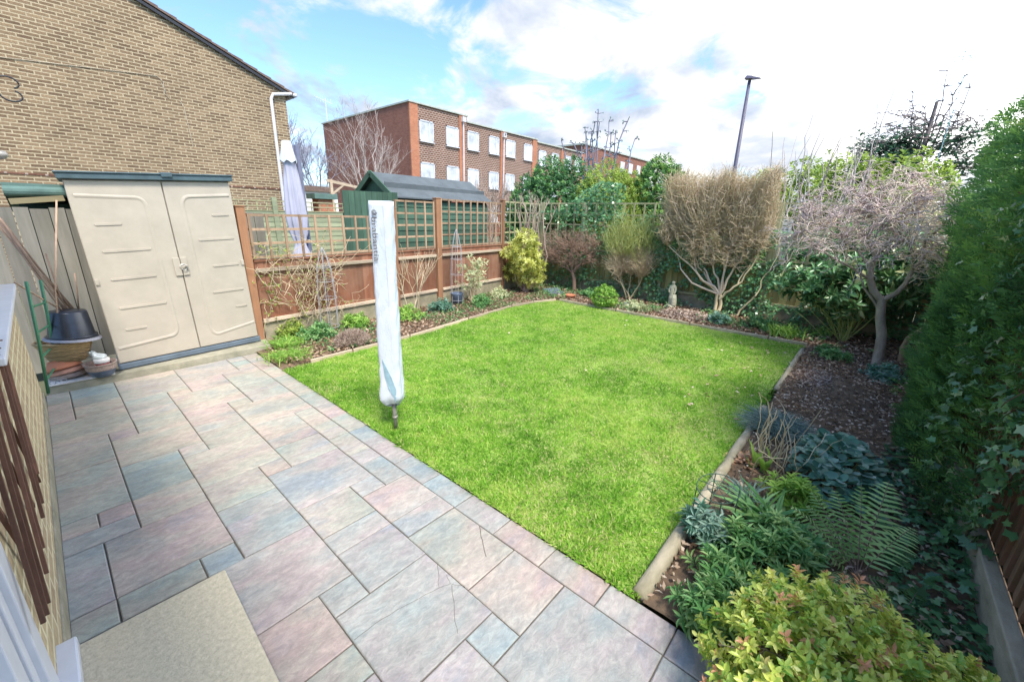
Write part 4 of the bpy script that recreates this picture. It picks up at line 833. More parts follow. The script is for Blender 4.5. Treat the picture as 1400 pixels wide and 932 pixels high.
def fill(tw,limbs,T,r=.003,amp=.05,bow=.05,k=6,tint=(0,1),kids=2,kl=.12,kd=None):
    LP=np.concatenate(limbs)
    for t in T:
        d=np.linalg.norm(LP-t,axis=1)+.35*np.maximum(0,LP[:,2]-t[2]+.05); i=int(np.argmin(d+R.uniform(0,.15,len(d))))
        P=wig(LP[i],t,k,amp,bow); tt=R.uniform(*tint); tw.add(P,r,r*.45,tt)
        for _ in range(kids):
            j=int(R.integers(1,k)); d0=norm(P[min(j,k-1)]-P[j-1])*.7+rdir(1)[0]*.7 if kd is None else np.array(kd)+rdir(1)[0]*.5
            e=P[j]+norm(d0)*kl*R.uniform(.5,1.3); tw.add(wig(P[j],e,4,amp),r*.6,r*.35,tt)
def sprigs(lv,C,Dr,nl,L,W,T,spread=.9,length=.05,tv=.12):
    n_=len(C); Dr=norm(Dr)
    for i in range(nl):
        t=(i+R.random(n_))/nl; ang=i*2.4+R.random(n_)*.8
        a=norm(np.cross(Dr,np.where(np.abs(Dr[:,2:3])<.9,np.array((0,0,1.)),np.array((1.,0,0))))); b_=np.cross(Dr,a)
        rad=a*np.cos(ang)[:,None]+b_*np.sin(ang)[:,None]; D=norm(Dr*(.25+.6*t[:,None])+rad*spread)
        lv.add(C+Dr*(t*length)[:,None],D,norm(Dr+rad*.1+R.normal(0,.15,(n_,3))),L*R.uniform(.7,1.2,n_),W*R.uniform(.8,1.2,n_),np.clip(T+R.normal(0,tv,n_)+.15*(t-.5),0,1))
def ellpts(E,n,shell=.35,lump=.12,seed=0,flatbot=True):
    C=[];D=[];E=np.array(E,float); w=(E[:,3]*E[:,4]+E[:,4]*E[:,5]+E[:,3]*E[:,5]); w=w/w.sum(); ids=R.choice(len(E),n,p=w)
    d=rdir(n); e=E[ids]; lum=1+lump*(np.sin(d[:,0]*5+ids)+np.sin(d[:,1]*6+ids*2+1)+np.sin(d[:,2]*5.5+2))/1.6
    rr=(1-shell*R.random(n)**1.6)*lum
    P=e[:,:3]+d*e[:,3:6]*rr[:,None]
    inside=np.zeros(n,bool)
    for k in range(len(E)): 
        q=(P-E[k,:3])/E[k,3:6]; inside|=(np.linalg.norm(q,axis=1)<.6)&(ids!=k)
    k_=~inside; out=norm(d/e[:,3:6]*e[:,3:6].mean(1,keepdims=True)); P,out,rr=P[k_],out[k_],rr[k_]
    k_=P[:,2]>.0; return P[k_],out[k_],rr[k_]
def shrub(name,label,cat,base,E,n,nl,L,W,mat,stemmat=None,kind='diamond',spread=.9,length=.05,tint=(.3,.75),up=.3,group=None,nst=25,sr=.004,shell=.4,lump=.12,lightup=.0):
    t=thing(name,label,cat,base,group); P,O_,rr=ellpts(E,n,shell,lump)
    lv=Leaves(kind); T=R.uniform(*tint,len(P)); sprigs(lv,P,norm(O_*.8+np.array((0,0,up))+R.normal(0,.35,P.shape)),nl,L,W,T,spread,length)
    lv.build('foliage',mat,t)
    tw=Twigs(); idx=R.choice(len(P),min(nst,len(P)),replace=False)
    for i in idx: tw.add(wig(np.array(base)+R.normal(0,.02,3)*(1,1,0),P[i],6,.02,.03),sr,sr*.5,R.random())
    tw.build('stem',stemmat or M['tw_brown'],t,sides=5); return t
# --- bare clipped hedge (tan)
hb=np.array((7.84,1.93,0)); t=thing('bare_shrub','large bare tan shrub clipped into a wide block on a thin trunk','shrub',tuple(hb))
tw=Twigs(); f1=hb+(0,.0,.36)
trunks=[wig(hb,f1,6,.01),wig(hb+(0,.05,0),f1+(0,.05,.0),6,.01)]
for P in trunks: tw.add(P,.032,.028,.6)
limbs=[]
for e in ((0,1.05,1.15),(.05,.75,1.3),(-.1,.4,1.35),(.1,.15,1.4),(0,-.1,1.35),(-.1,-.28,1.2),(.1,.9,1.0),(.12,.55,1.1),(-.15,.2,1.2)):
    P=wig(f1,hb+np.array(e)*(1,1,1),8,.015,-.04); limbs.append(P[3:]); tw.add(P,.021,.009,.95)
P=wig(f1-(0,0,.08),hb+(0,-.30,.62),7,.02,-.05); tw.add(P,.022,.016,.6); P2=wig(P[-1],hb+(0,-.48,1.25),7,.02,.0); tw.add(P2,.014,.006,.6); limbs.append(P2)
P=wig(P[-2],hb+(.1,-.42,1.2),7,.02); tw.add(P,.012,.006,.6); limbs.append(P)
tw.build('trunk',M['tw_tan'],t,sides=8)
tw=Twigs(); n=3700; Tt=np.c_[R.uniform(-.32,.3,n),R.uniform(-.56,1.16,n),R.uniform(.9,2.36,n)]
mm=R.random(n)<.22; Tt[mm,2]=R.uniform(2.24,2.36,mm.sum()); mm=R.random(n)<.12; Tt[mm,1]=np.where(R.random(mm.sum())<.5,R.uniform(-.58,-.46,mm.sum()),R.uniform(1.06,1.18,mm.sum())); ok=Tt[:,2]>.66+.62*np.abs(Tt[:,1]-.12)+.1*R.random(n); Tt=Tt[ok]; Tt[:,2]+=.05*np.sin(Tt[:,1]*9)+R.normal(0,.025,len(Tt))*(Tt[:,2]>2.2)
fill(tw,limbs,hb+Tt,.0048,.03,.0,6,(.1,1),4,.15,(0,0,.35)); tw.build('crown',M['tw_tan'],t,sides=3,smooth=False)
t=thing('bare_shrub','leaning tan stems of a bare shrub right of the clipped block shrub','shrub',(7.82,1.62,0)); tw=Twigs()
P=wig((7.82,1.62,0),(7.82,1.38,.42),7,.02); tw.add(P,.018,.013,.5); P=wig(P[-1],(7.82,1.25,.85),7,.03); tw.add(P,.012,.005,.6); grow(tw,P[-1],(0,-.2,1),.35,.005,2,3,.5)
tw.build('stem',M['tw_tan'],t,sides=6)
# --- corkscrew tree
cb_=np.array((6.16,-.28,0)); t=thing('corkscrew_tree','bare twisted grey tree with umbrella crown in the far right border','tree',tuple(cb_))
tw=Twigs(); fork=cb_+(0,.12,.80)
tr1=np.array([cb_,cb_+(0,.01,.2),cb_+(0,.03,.4),cb_+(0,.09,.6),fork]); tw.add(tr1,.055,.042,.5)
limbs=[]
def limb(P,r0,r1): P=np.array(P,float); tw.add(P,r0,r1,.5); limbs.append(P)
ct_=cb_; cb_=cb_+(0,.14,.15)
L1=[fork,cb_+(0,.07,.74),cb_+(.02,.13,.86),cb_+(.03,.15,1.0),cb_+(.0,.14,1.13)]; limb(L1,.040,.028)
limb([L1[-1],cb_+(0,.20,1.22),cb_+(.05,.25,1.33),cb_+(.0,.22,1.46),cb_+(0,.28,1.58)],.024,.012)
limb([L1[-1],cb_+(0,.08,1.24),cb_+(-.05,.02,1.34),cb_+(.0,-.02,1.45),cb_+(.1,-.08,1.6),cb_+(.1,-.16,1.75)],.022,.010)
limb([L1[2],cb_+(-.1,.30,.98),cb_+(-.2,.48,1.08),cb_+(-.25,.68,1.2),cb_+(-.2,.85,1.35)],.016,.008)
limb([L1[3],cb_+(.2,.3,1.15),cb_+(.35,.5,1.3),cb_+(.35,.7,1.42),cb_+(.3,.85,1.55)],.014,.007)
R1=[fork,cb_+(0,-.12,.74),cb_+(.0,-.17,.86),cb_+(0,-.19,1.0),cb_+(.05,-.25,1.15)]; limb(R1,.028,.018)
limb([R1[-1],cb_+(.05,-.22,1.3),cb_+(0,-.3,1.45),cb_+(-.05,-.38,1.6)],.014,.007)
limb([R1[3],cb_+(-.2,-.15,1.2),cb_+(-.35,-.05,1.32),cb_+(-.45,.1,1.5)],.013,.007)
cb_=ct_
limb([tr1[3],cb_+(0,.16,.75),cb_+(-.05,.30,.92),cb_+(-.1,.38,1.1)],.016,.009)
tw.build('trunk',M['bark'],t,sides=9)
tw=Twigs(); n=390; th=R.uniform(0,2*PI,n); rr=np.sqrt(R.random(n)); Tt=np.c_[.66*rr*np.cos(th),.36+.92*rr*np.sin(th),.98+.80*R.random(n)+.50*(1-rr**2)]
Tt[:,1]=np.clip(Tt[:,1],-.46,1.35)
LP=np.concatenate(limbs)
for q in Tt:
    q=cb_+q; d=np.linalg.norm(LP-q,axis=1); i=int(np.argmin(d+R.uniform(0,.25,len(d)))); P=wig(LP[i],q,11,.045,.12); tt=R.uniform(.1,.9)+.25*(q[1]<-.1); tw.add(P,.0066,.0028,min(tt,1))  # right-hand twigs tinted paler: sunlit side put into the colour
    for _ in range(4):
        j=int(R.integers(3,11)); e=P[j]+norm(R.normal(size=3)*(1,1,.5)+(0,0,-.08))*R.uniform(.10,.28); tw.add(wig(P[j],e,7,.07,R.uniform(-.2,.3)),.0034,.002,min(tt,1))
tw.build('crown',M['tw_lilac'],t,sides=4)
# whips above
for i,(y,z,dx) in enumerate(((1.37,3.53,0),(.83,3.29,.2),(.53,3.63,0),(.31,3.82,.1),(1.88,3.17,-.1),(1.05,3.0,.3),(.68,3.1,-.2),(.45,3.2,.3),(1.2,3.3,.3),(.95,3.12,.0),(1.6,3.3,.0),(2.05,3.0,.3))):
    pass
t=thing('pollard_shrub','pale upright whips rising above the light green hedge','shrub',(9.4,.9,0)); tw=Twigs()
for i in range(26):
    y=R.uniform(.1,2.0); z=R.uniform(2.7,3.2); 
    if i<6: y,z=((1.40,3.5),(.83,3.3),(.53,3.6),(.31,3.85),(1.9,3.2),(.42,3.4))[i]
    tw.add(wig((9.4+R.uniform(-.2,.2),.9+(y-.9)*.8+R.normal(0,.05),1.5),(9.5+R.uniform(-.3,.3),y,z),9,.008),.012,.004,R.random())
    P=(9.4,.9+(y-.9)*.5,.8); tw.add(wig((9.4,.9,0),P,5,.01),.03,.02,.5); tw.add(wig(P,(9.4,.9+(y-.9)*.8,1.5),5,.01),.02,.013,.5)
tw.build('stem',M['tw_grey'],t,sides=4)
# leaning pale trunk
t=thing('leaning_trunk','pale smooth curved trunk leaning into the dark conifer','tree',(6.55,-.5,0)); tw=Twigs()
tw.add([(6.55,-.50,0),(6.53,-.49,.12),(6.5,-.475,.24),(6.45,-.49,.36),(6.35,-.55,.48),(6.2,-.62,.60),(6.0,-.68,.72)],.034,.022,.9); tw.add([(6.5,-.56,0),(6.4,-.60,.2),(6.2,-.66,.4)],.02,.014,.8); tw.build('trunk',M['bark_tan'],t,sides=10)
# --- small brown tree + pruned pink shrub
bb_=np.array((7.8,4.95,0)); t=thing('small_tree','small bare brown tree with low spreading branches in far corner','tree',tuple(bb_)); tw=Twigs(); t0=np.array([bb_,bb_+(0,.01,.15),bb_+(0,.03,.3),bb_+(0,.08,.42)]); tw.add(t0,.05,.04,.4); limbs=[t0[2:]]
for e in ((0,.55,.75),(.1,.4,.95),(0,.15,.95),(0,-.15,.9),(-.1,-.35,.85),(0,.75,.62),(.1,-.5,1.05)):
    P=wig(t0[-1],bb_+e,7,.04,.05); tw.add(P,.02,.008,.4); limbs.append(P)
tw.build('trunk',M['tw_brown'],t,sides=8); tw=Twigs(); n=420; Tt=np.c_[R.uniform(-.35,.35,n),R.uniform(-.55,.95,n),R.uniform(.6,1.35,n)]; fill(tw,limbs,bb_+Tt,.0042,.05,.03,6,(.2,1),4,.16); tw.build('crown',M['tw_brown'],t,sides=3,smooth=False)
pb=np.array((7.35,5.82,0)); t=thing('pruned_shrub','bare pinkish brown pruned shrub behind the yellow bush','shrub',tuple(pb)); tw=Twigs()
for i in range(16): 
    e=pb+(R.uniform(-.25,.25),R.uniform(-.30,.30),R.uniform(1.35,1.7)); P=wig(pb,e,7,.015); tw.add(P,.016,.010,.4); grow(tw,P[-1],norm(e-pb-(0,0,.9)),.22,.008,2,3,.5,.7,tint=(.3,1))
tw.build('stem',M['tw_pink'],t,sides=5)
# --- broom
ob=np.array((7.88,3.62,0)); t=thing('broom_shrub','rounded green topped shrub with brown twiggy underside on leaning stems','shrub',tuple(ob)); tw=Twigs(); f1=ob+(0,.0,.0)
limbs=[]
for e in ((0,-.28,.45),(0,-.35,.5),(0,-.1,.5),(-.05,.1,.55),(.1,.2,.6)): P=wig(f1+(0,R.uniform(0,.1),0),ob+e+(0,.15,0),6,.03); tw.add(P,.014,.009,.5); limbs.append(P)
tw.build('stem',M['tw_tan'],t,sides=6)
LPn=[np.concatenate(limbs)[3:]]; tw=Twigs(); n=1500; P,_,_=ellpts([(ob[0],ob[1]+.25,.80,.40,.42,.42),(ob[0],ob[1]-.1,.9,.38,.44,.32)],n,.9,.2); fill(tw,limbs,P,.003,.02,.02,5,(.3,1),3,.12); tw.build('brown_twigs',M['tw_tan'],t,sides=3,smooth=False)
tw=Twigs(); n=2600; P,_,_=ellpts([(ob[0]-.02,ob[1]+.32,1.25,.36,.38,.46),(ob[0]-.02,ob[1]-.12,1.30,.36,.40,.34),(ob[0]-.1,ob[1]+.1,1.12,.4,.5,.3)],n,.85,.22); 
for p in P: tw.add(wig(p-(0,0,.06)+R.normal(0,.02,3),p+norm(R.normal(size=3)*(.6,.6,.3)+(0,0,.9))*R.uniform(.10,.22),4,.03),.0028,.0014,R.random())
tw.build('green_twigs',M['tw_green'],t,sides=3,smooth=False)
# --- yellow pieris etc
shrub('yellow_shrub','yellow green leafy shrub against the orange fence by the far corner','shrub',(6.8,5.55,0),[(6.8,5.60,1.0,.28,.30,.28),(6.8,5.75,.78,.35,.38,.25),(6.75,5.4,.62,.3,.28,.25),(6.8,5.85,.45,.25,.3,.2),(6.85,5.5,.35,.25,.3,.2)],520,11,.085,.022,M['fol_yellow'],M['tw_pink'],'leaf',1.1,.06,(.35,1),.5,nst=60,sr=.007,shell=.7)
shrub('round_shrub','small round glossy lime green bush at the far lawn edge','shrub',(6.72,3.60,0),[(6.72,3.60,.21,.19,.23,.20)],420,7,.040,.020,M['fol_fresh'],None,'leaf',.9,.03,(.3,1),.4,nst=20,lump=.05)
# beyond the fence: hedges
def hedge(name,label,E,n,mat,L=.10,W=.05,kind='diamond',nl=6,tint=(.2,.9),group=None,cat='hedge',shell=.35,lump=.10):
    E=np.array(E,float); base=(E[:,0].mean(),E[:,1].mean(),0)
    return shrub(name,label,cat,base,E,n,nl,L,W,mat,None,kind,.9,.08,tint,.35,group,nst=12,sr=.03,shell=shell,lump=lump)
hedge('hedge','large dark glossy green hedge mounded above the far trellis',[(9.3,6.9,2.0,.8,.75,.95),(9.2,6.2,1.9,.8,.75,.95),(9.4,7.6,1.7,.7,.6,.9),(9.1,6.9,1.2,.8,1.2,.9)],4200,M['fol_hedge'],.085,.05)
hedge('hedge','yellow green airy bush beside the dark hedge beyond the fence',[(9.6,5.4,2.0,.8,.75,.78),(9.3,5.0,1.5,.7,.7,.9),(9.8,4.9,2.05,.7,.5,.55)],3600,M['fol_lime'],.07,.025,nl=6,lump=.16)
hedge('evergreen_tree','dark rounded evergreen between the yellow bush and bare shrub',[(10.3,4.35,2.2,.7,.62,.75),(10.2,4.2,1.4,.7,.7,.9)],2600,M['fol_conifer'],.09,.045,cat='tree')
hedge('hedge','light green hedge behind the twisted bare tree',[(10.4,2.1,1.75,.7,.7,.75),(10.4,1.3,1.95,.7,.7,.78),(10.4,.5,2.0,.7,.7,.72),(10.4,-.2,1.95,.7,.6,.75),(10.2,.8,1.0,.7,1.9,.8)],5200,M['fol_lime'],.08,.045,lump=.14)
hedge('hedge','low dark undergrowth behind the twisted bare tree',[(8.8,.2,.9,.5,.9,.7),(8.8,2.6,.8,.5,1.2,.8)],2500,M['fol_hedge'],.08,.05)
tw=Twigs(); t=thing('bare_bush','bare reddish brown bush behind the green shed roof','shrub',(9.6,9.4,0))
for i in range(12): grow(tw,(9.6+R.normal(0,.2),9.2+R.normal(0,.25),0),(R.normal(0,.15),R.normal(0,.15),1),1.3,.02,3,4,.45,.6,tint=(.2,1),minr=.004)
tw.build('stem',M['tw_pink'],t,sides=3,smooth=False)
# bare tree before the block
tb_=np.array((9.35,16,0)); t=thing('bare_tree','slender bare pale branched tree before the red end wall','tree',tuple(tb_)); tw=Twigs(); tw.add(wig(tb_,tb_+(0,0,1.7),5,.01),.10,.08,.6)
tc_=Twigs()
for e in ((-1.1,0,4.3),(-.6,.2,4.7),(-.1,.1,4.9),(.35,-.2,4.6),(.8,.1,3.9),(1.25,0,3.4),(-1.5,0,3.3),(.1,.4,4.4),(1.0,.3,4.3)):
    P=wig(tb_+(0,0,1.6+R.uniform(-.2,.3)),tb_+np.array(e)*(.9,1,.98),8,.015,.02); tw.add(P,.032,.009,.7)
    for _ in range(11):
        j=int(R.integers(2,8)); dd=norm(P[min(j,7)]-P[j-1]); grow(tc_,P[min(j,7)],norm(dd+R.normal(0,.4,3)),.55,.009,2,3,.5,.7,.1,.06,tint=(.2,.9),minr=.004)
tw.build('trunk',M['tw_grey'],t,sides=6); tc_.build('crown',M['tw_grey'],t,sides=3,smooth=False)
def fartree(label,base,h,spread,n,mat,lv=4,name='bare_tree',r=.12):
    t=thing(name,label,'tree',base); tw=Twigs(); b_=np.array(base,float); tw.add(wig(b_,b_+(0,0,h*.35),5,.01),r,r*.8,.5); tw.build('trunk',mat,t,sides=6); tw=Twigs()
    for i in range(n): grow(tw,b_+(0,0,h*R.uniform(.28,.36)),norm(np.array((R.normal(0,spread),R.normal(0,spread),1))),h*.28,r*.4,lv,3,.5,.72,.1,.08,tint=(0,1),minr=r*.08)
    tw.build('crown',mat,t,sides=3,smooth=False)
fartree('hazy grey bare tree left of the red block',(13.6,30,0),6.0,.55,8,M['tw_far'])
fartree('hazy bare tree top between the gable and downpipe',(11.2,30,0),6.9,.4,6,M['tw_far'])
t=thing('spiky_tree','bluish grey tree with upright knobbly shoots above the hedge','tree',(14,8.4,0)); tw=Twigs(); tw.add(wig((14,8.4,0),(14,8.4,2.2),5,.01),.1,.07,.5); tw.build('trunk',M['tw_far'],t); tw=Twigs(); lv=Leaves('diamond')
for (y,z) in ((9.75,4.35),(9.35,4.25),(8.95,4.75),(8.8,4.5),(8.45,5.15),(8.3,4.85),(8.1,4.9),(7.9,4.5),(7.55,4.4),(7.25,4.75),(7.05,4.25),(8.6,4.9),(9.1,4.2),(8.7,4.55)):
    P=wig((14,8.4+(y-8.4)*.5,2.2),(14+R.uniform(-.3,.3),y,z),8,.01); tw.add(P,.035,.018,R.random())
    for j in range(2,8):
        for _ in range(3): e=P[j]+norm(R.normal(size=3)*(1,1,.3)+(0,0,.3))*R.uniform(.06,.2); tw.add([P[j],e],.016,.01,R.random()); lv.add(e,rdir(1),rdir(1),.09,.06,R.random())
tw.build('crown',M['tw_far'],t,sides=4); lv.build('buds',M['fol_steel'],t)['kind']='stuff'
# cedar-like dark tree at right with bare tops
t=thing('cedar_tree','dark spreading evergreen with bare reddish tips beyond the conifer','tree',(14,-.2,0)); tw=Twigs(); lv=Leaves('diamond'); tw.add([(14,-.3,0),(14,-.3,2),(14,-.3,4.3)],.12,.03,.3)
for i in range(95):
    z=R.uniform(2.2,4.0); y0=-.3+R.uniform(-.1,.1); s_=R.choice((-1,1,1)); L=R.uniform(.5,1.5)*(1.25-(z-2.2)*.35); e=np.array((14+R.uniform(-.8,.8),y0+s_*L,z+R.uniform(-.1,.35))); P=wig((14,y0,z-.1),e,7,.03); tw.add(P,.012,.005,R.random())
    for j in range(2,7):
        for _ in range(2): q=P[j]+norm(R.normal(size=3)*(1,1,.6))*R.uniform(.1,.3); tw.add([P[j],q],.01,.006,R.random())
        if z<3.6: k_=12; q=P[j]+R.normal(0,.12,(k_,3)); lv.add(q,norm(R.normal(size=(k_,3))*(1,1,.3)),(0,0,1),.13,.07,R.uniform(.1,.6,k_))
for (y,z) in ((-.32,4.9),(-.12,4.2),(-.62,4.75),(-.75,4.5),(.15,4.55)):
    P=wig((14,-.3+(y+.3)*.4,3.2),(14,y,z),8,.012); tw.add(P,.018,.008,.4)
    for j in range(3,8):
        for _ in range(5): q=P[j]+norm(R.normal(size=3)*(1,1,.2)+(0,0,.4))*R.uniform(.08,.2); tw.add([P[j],q],.010,.006,.4)
tw.build('trunk',M['tw_cedar'],t,sides=4); lv.build('crown',M['fol_cedar'],t)
# --- conifer hedge at right
def conifer(label,cols,n,seed):
    t=thing('conifer',label,'conifer',(np.mean([c_[0] for c_ in cols]),np.mean([c_[1] for c_ in cols]),0))
    lv=Leaves('diamond'); ids=R.integers(0,len(cols),n); c_=np.array(cols,float)[ids]   # x,y,r,z0,z1
    a=R.uniform(0,2*PI,n); z=c_[:,3]+(c_[:,4]-c_[:,3])*R.random(n)**.85; f_=(z-c_[:,3])/(c_[:,4]-c_[:,3]); r=c_[:,2]*np.interp(f_,[0,.1,.5,.85,1],[.8,.92,1.03,.95,.2])*(1+.13*np.sin(a*3+z*5+ids)+.10*np.sin(z*11+a*5))*(1-.45*R.random(n)**2)
    P=np.c_[c_[:,0]+r*np.cos(a),c_[:,1]+r*np.sin(a),z]; O_=np.c_[np.cos(a),np.sin(a),np.full(n,.55)]
    k_=P[:,1]>-.64; k_|=(P[:,2]>1.6); P=P[k_];O_=O_[k_]; n=len(P)
    ax_=norm(O_+R.normal(0,.35,(n,3))); pl=norm(np.cross(ax_,R.normal(size=(n,3)))); T=np.clip(.08+.55*fbm(P[:,0]*1.+P[:,1]*2,P[:,2],3,seed)+.10*P[:,2]+R.normal(0,.13,n),0,1)
    for j in range(7):
        s_=(-1)**j; tt=j/7; D=norm(ax_*(.8)+np.cross(ax_,pl)*s_*.75*(j<6)); lv.add(P+ax_*(tt*.055)[...,None] if False else P+ax_*tt*.055,D,pl,R.uniform(.028,.045,n),R.uniform(.007,.011,n),np.clip(T+.12*tt+R.normal(0,.05,n),0,1))
    lv.build('foliage',M['fol_conifer'],t)
    tw=Twigs()
    for c1 in cols: 
        tw.add([(c1[0],c1[1],0),(c1[0],c1[1],(c1[4])*.5),(c1[0],c1[1],c1[4]*.85)],.05,.015,.3)
        for _ in range(50): z=R.uniform(max(.1,c1[3]),c1[4]*.85); a_=R.uniform(0,2*PI); tw.add([(c1[0],c1[1],z-.1),(c1[0]+c1[2]*.8*math.cos(a_),c1[1]+c1[2]*.7*math.sin(a_),z+.1)],.01,.004,.3)
    tw.build('trunk',M['tw_brown'],t,sides=5)
conifer('tall green conifer column nearest the bare twisted tree',[(5.1,-.93,.44,.0,2.6),(4.7,-.84,.36,.0,1.6),(4.3,-.86,.40,.0,2.1),(5.6,-.98,.45,.3,2.85)],16000,3)
conifer('dense tall green conifer filling the right edge of the view',[(3.7,-.86,.48,.0,2.6),(3.2,-.90,.46,.03,2.5),(2.8,-.95,.40,.15,2.4),(3.9,-.70,.28,.0,1.3)],19000,4)
# ivy on back fence, on the right fence
def ivyset(label,P,O_,n_lab,L=.06,mat=None,tint=(.2,.9),name='ivy',kind='ivy'):
    t=thing(name,label,'ivy' if name=='ivy' else 'shrub',(P[:,0].mean(),P[:,1].mean(),0)); n=len(P); lv=Leaves(kind)
    D=norm(np.c_[R.normal(0,.5,n),R.normal(0,.5,n),-.5+R.normal(0,.5,n)]+O_*.35); lv.add(P,D,norm(O_+R.normal(0,.35,(n,3))+(0,0,.4)),L*R.uniform(.5,1.25,n),L*R.uniform(.6,1.1,n),np.clip(R.uniform(*tint,n)+.2*(fbm(P[:,1]+P[:,0],P[:,2],5,3)-.5),0,1)); lv.build('foliage',mat or M['fol_ivy'],t)
    tw=Twigs()
    for _ in range(14): i=int(R.integers(0,n)); e=P[i]+np.array((0,R.normal(0,.15),-R.uniform(.1,.35))); e[2]=max(e[2],.0); tw.add(wig(P[i],e,6,.04),.004,.002,.1*R.random())
    tw.build('vine',M['tw_brown'],t,sides=4); return t
n=9500; y=R.uniform(-1.3,3.4,n); z=R.uniform(.03,1.5,n); k_=(fbm(y,z,2.6,11)>.33+.20*(z>.95)+.10*((y>.45)&(y<1.35)&(z>.4)&(z<.9)))&~((z>.3)&(z<.9)&(y>.75)&(y<1.15)&(fbm(y,z,4,3)<.7)); y,z=y[k_],z[k_]
ivyset('dark ivy spread over the far fence between statue and twisted tree',np.c_[XB-.08-R.random(len(y))*.16,y,z],np.array((-1.,0,0)),0,.055)
n=3600; y=R.uniform(3.4,6.1,n); z=R.uniform(.03,1.75,n); k_=(fbm(y,z,2.4,15)>.38+.10*(z>1.0)); y,z=y[k_],z[k_]; ivyset('dark ivy covering the far fence behind the small brown tree',np.c_[XB-.07-R.random(len(y))*.16,y,z],np.array((-1.,0,0)),0,.055)
n=2600; y=R.uniform(3.6,5.8,n); z=1.55+R.random(n)*.9; k_=(z-1.5<.55+.3*np.sin(y*2.)) ; y,z=y[k_],z[k_]; ivyset('dark climber foliage hanging over the far trellis top',np.c_[XB+.1+R.normal(0,.12,len(y)),y+.6,z],np.array((-1.,0,0)),0,.07)
n=3400; x=R.uniform(2.2,4.6,n); z=R.uniform(.02,1.75,n); k_=(z>np.interp(x,[2.2,2.4,2.52,2.62,3.1,4.6],[1.3,.70,.42,.04,.03,.03])+.12*(fbm(x,z,5,21)-.5)); k_&=(R.random(n)<np.interp(x,[2.2,2.9,3.3,4.6],[1,1,.25,.12])); x,z=x[k_],z[k_]
ivyset('trailing ivy hanging over the dark red board fence at right',np.c_[x,-.70+R.random(len(x))*.13+.12*(x>3),z],np.array((0,1.,0)),0,.055,tint=(.15,1))
n=900; x=R.uniform(1.75,3.9,n); y=R.uniform(-.66,-.33,n)+.0*x; P_=np.c_[x,y,.02+.10*R.random(n)*fbm(x,y,4,50)]
t=thing('ivy','dark ivy creeping over the shaded soil beside the fence board','ivy',(2.8,-.5,0)); lv=Leaves('ivy').add(P_,norm(R.normal(size=(n,3))*(1,1,.2)),norm(R.normal(size=(n,3))*.35+(0,0,1)),.05*R.uniform(.5,1.2,n),.05*R.uniform(.6,1.1,n),R.uniform(0,.6,n)); lv.build('foliage',M['fol_ivy'],t)
# laurel behind twisted tree
shrub('laurel','broad leaved laurel bush behind the twisted tree','shrub',(7.3,.1,0),[(7.35,.15,.78,.4,.55,.38),(7.2,.7,.75,.25,.3,.2),(7.4,-.2,1.05,.35,.4,.35)],360,8,.13,.05,M['fol_ivy'],M['tw_green'],'leaf',1.0,.08,(.35,1),.3,nst=40,sr=.006,shell=.8)
# fence-left climbers
t=thing('climber','tangled bare climber with sparse leaves on the near fence','climber',(2.25,5.35,0)); tw=Twigs(); lv=Leaves('diamond')
for i in range(95):
    x0c=R.normal(2.3,.22); a=np.array((x0c,fy(x0c)-.08-.05*R.random(),R.uniform(.05,.9))); e=a+np.array((R.normal(0,.28),R.normal(0,.03),R.uniform(-.1,.75))); e[2]=min(e[2],1.35); P=wig(a,e,9,.05,.06); tw.add(P,.0034,.002,R.random())
    if i%2==0: q=P[R.integers(0,9,5)]; lv.add(q,rdir(5),rdir(5),.035,.018,R.random(5))
for i in range(26): x0c=R.uniform(1.62,1.95); a=np.array((x0c,fy(x0c)-.07,R.uniform(.2,1.2))); e=a+(R.normal(0,.15),0,R.normal(.0,.2)); P=wig(a,e,7,.06); tw.add(P,.003,.002,R.random()); q=P[R.integers(0,7,5)]; lv.add(q,rdir(5),rdir(5),.04,.02,R.random(5))
tw.build('stem',M['tw_dead'],t,sides=4); lv.build('foliage',M['fol_lime'],t)
def obelisk(label,c0,r,h,mat,name='obelisk'):
    t=thing(name,label,'plant support',tuple(c0)); c0=np.array(c0,float); m=MB()
    for j in range(6):
        a=2*PI*j/6; m=MB(); m.tube([c0+(r*math.cos(a),r*math.sin(a),0),c0+(r*math.cos(a),r*math.sin(a),h*.45),c0+(r*.8*math.cos(a),r*.8*math.sin(a),h*.75),c0+(r*.35*math.cos(a),r*.35*math.sin(a),h*.93),c0+(0,0,h)],.004,5); m.build('upright',mat,t)
    for z,k in ((.08,1),(.42,1),(.62,.92),(.78,.7)): MB().tube([c0+(r*k*math.cos(a),r*k*math.sin(a),h*z) for a in np.linspace(0,2*PI,17)],.0035,5,cap=False).build('hoop',mat,t)
    return t
obelisk('tall grey wire obelisk against the fence beside the wooden post',(4.86,5.58,0),.11,1.36,M['wire_grey'])
obelisk('grey wire obelisk tangled in the bare climber',(2.42,5.42,0),.12,1.15,M['wire_grey'])
o=MB().lathe((4.86,5.58,0),[(0,0),(.09,0),(.115,.22),(.12,.24),(.11,.24),(.10,.2),(0,.2)],20).build('plant_pot',M['glaze_blue'],smooth=True); tag(o,'dark blue pot standing inside the tall wire obelisk','plant pot')
shrub('small_shrub','small pale leaved shrub beside the wire obelisk','shrub',(5.15,5.5,0),[(5.15,5.5,.52,.3,.2,.3),(5.35,5.5,.72,.15,.15,.12)],110,6,.06,.022,M['fol_pale'],M['tw_dead'],'leaf',1,.05,(.2,1),.4,nst=40,sr=.004,shell=.9)
t=thing('bare_shrub','thin bare twiggy shrub on the fence behind the white dryer cover','shrub',(3.95,5.62,0)); tw=Twigs()
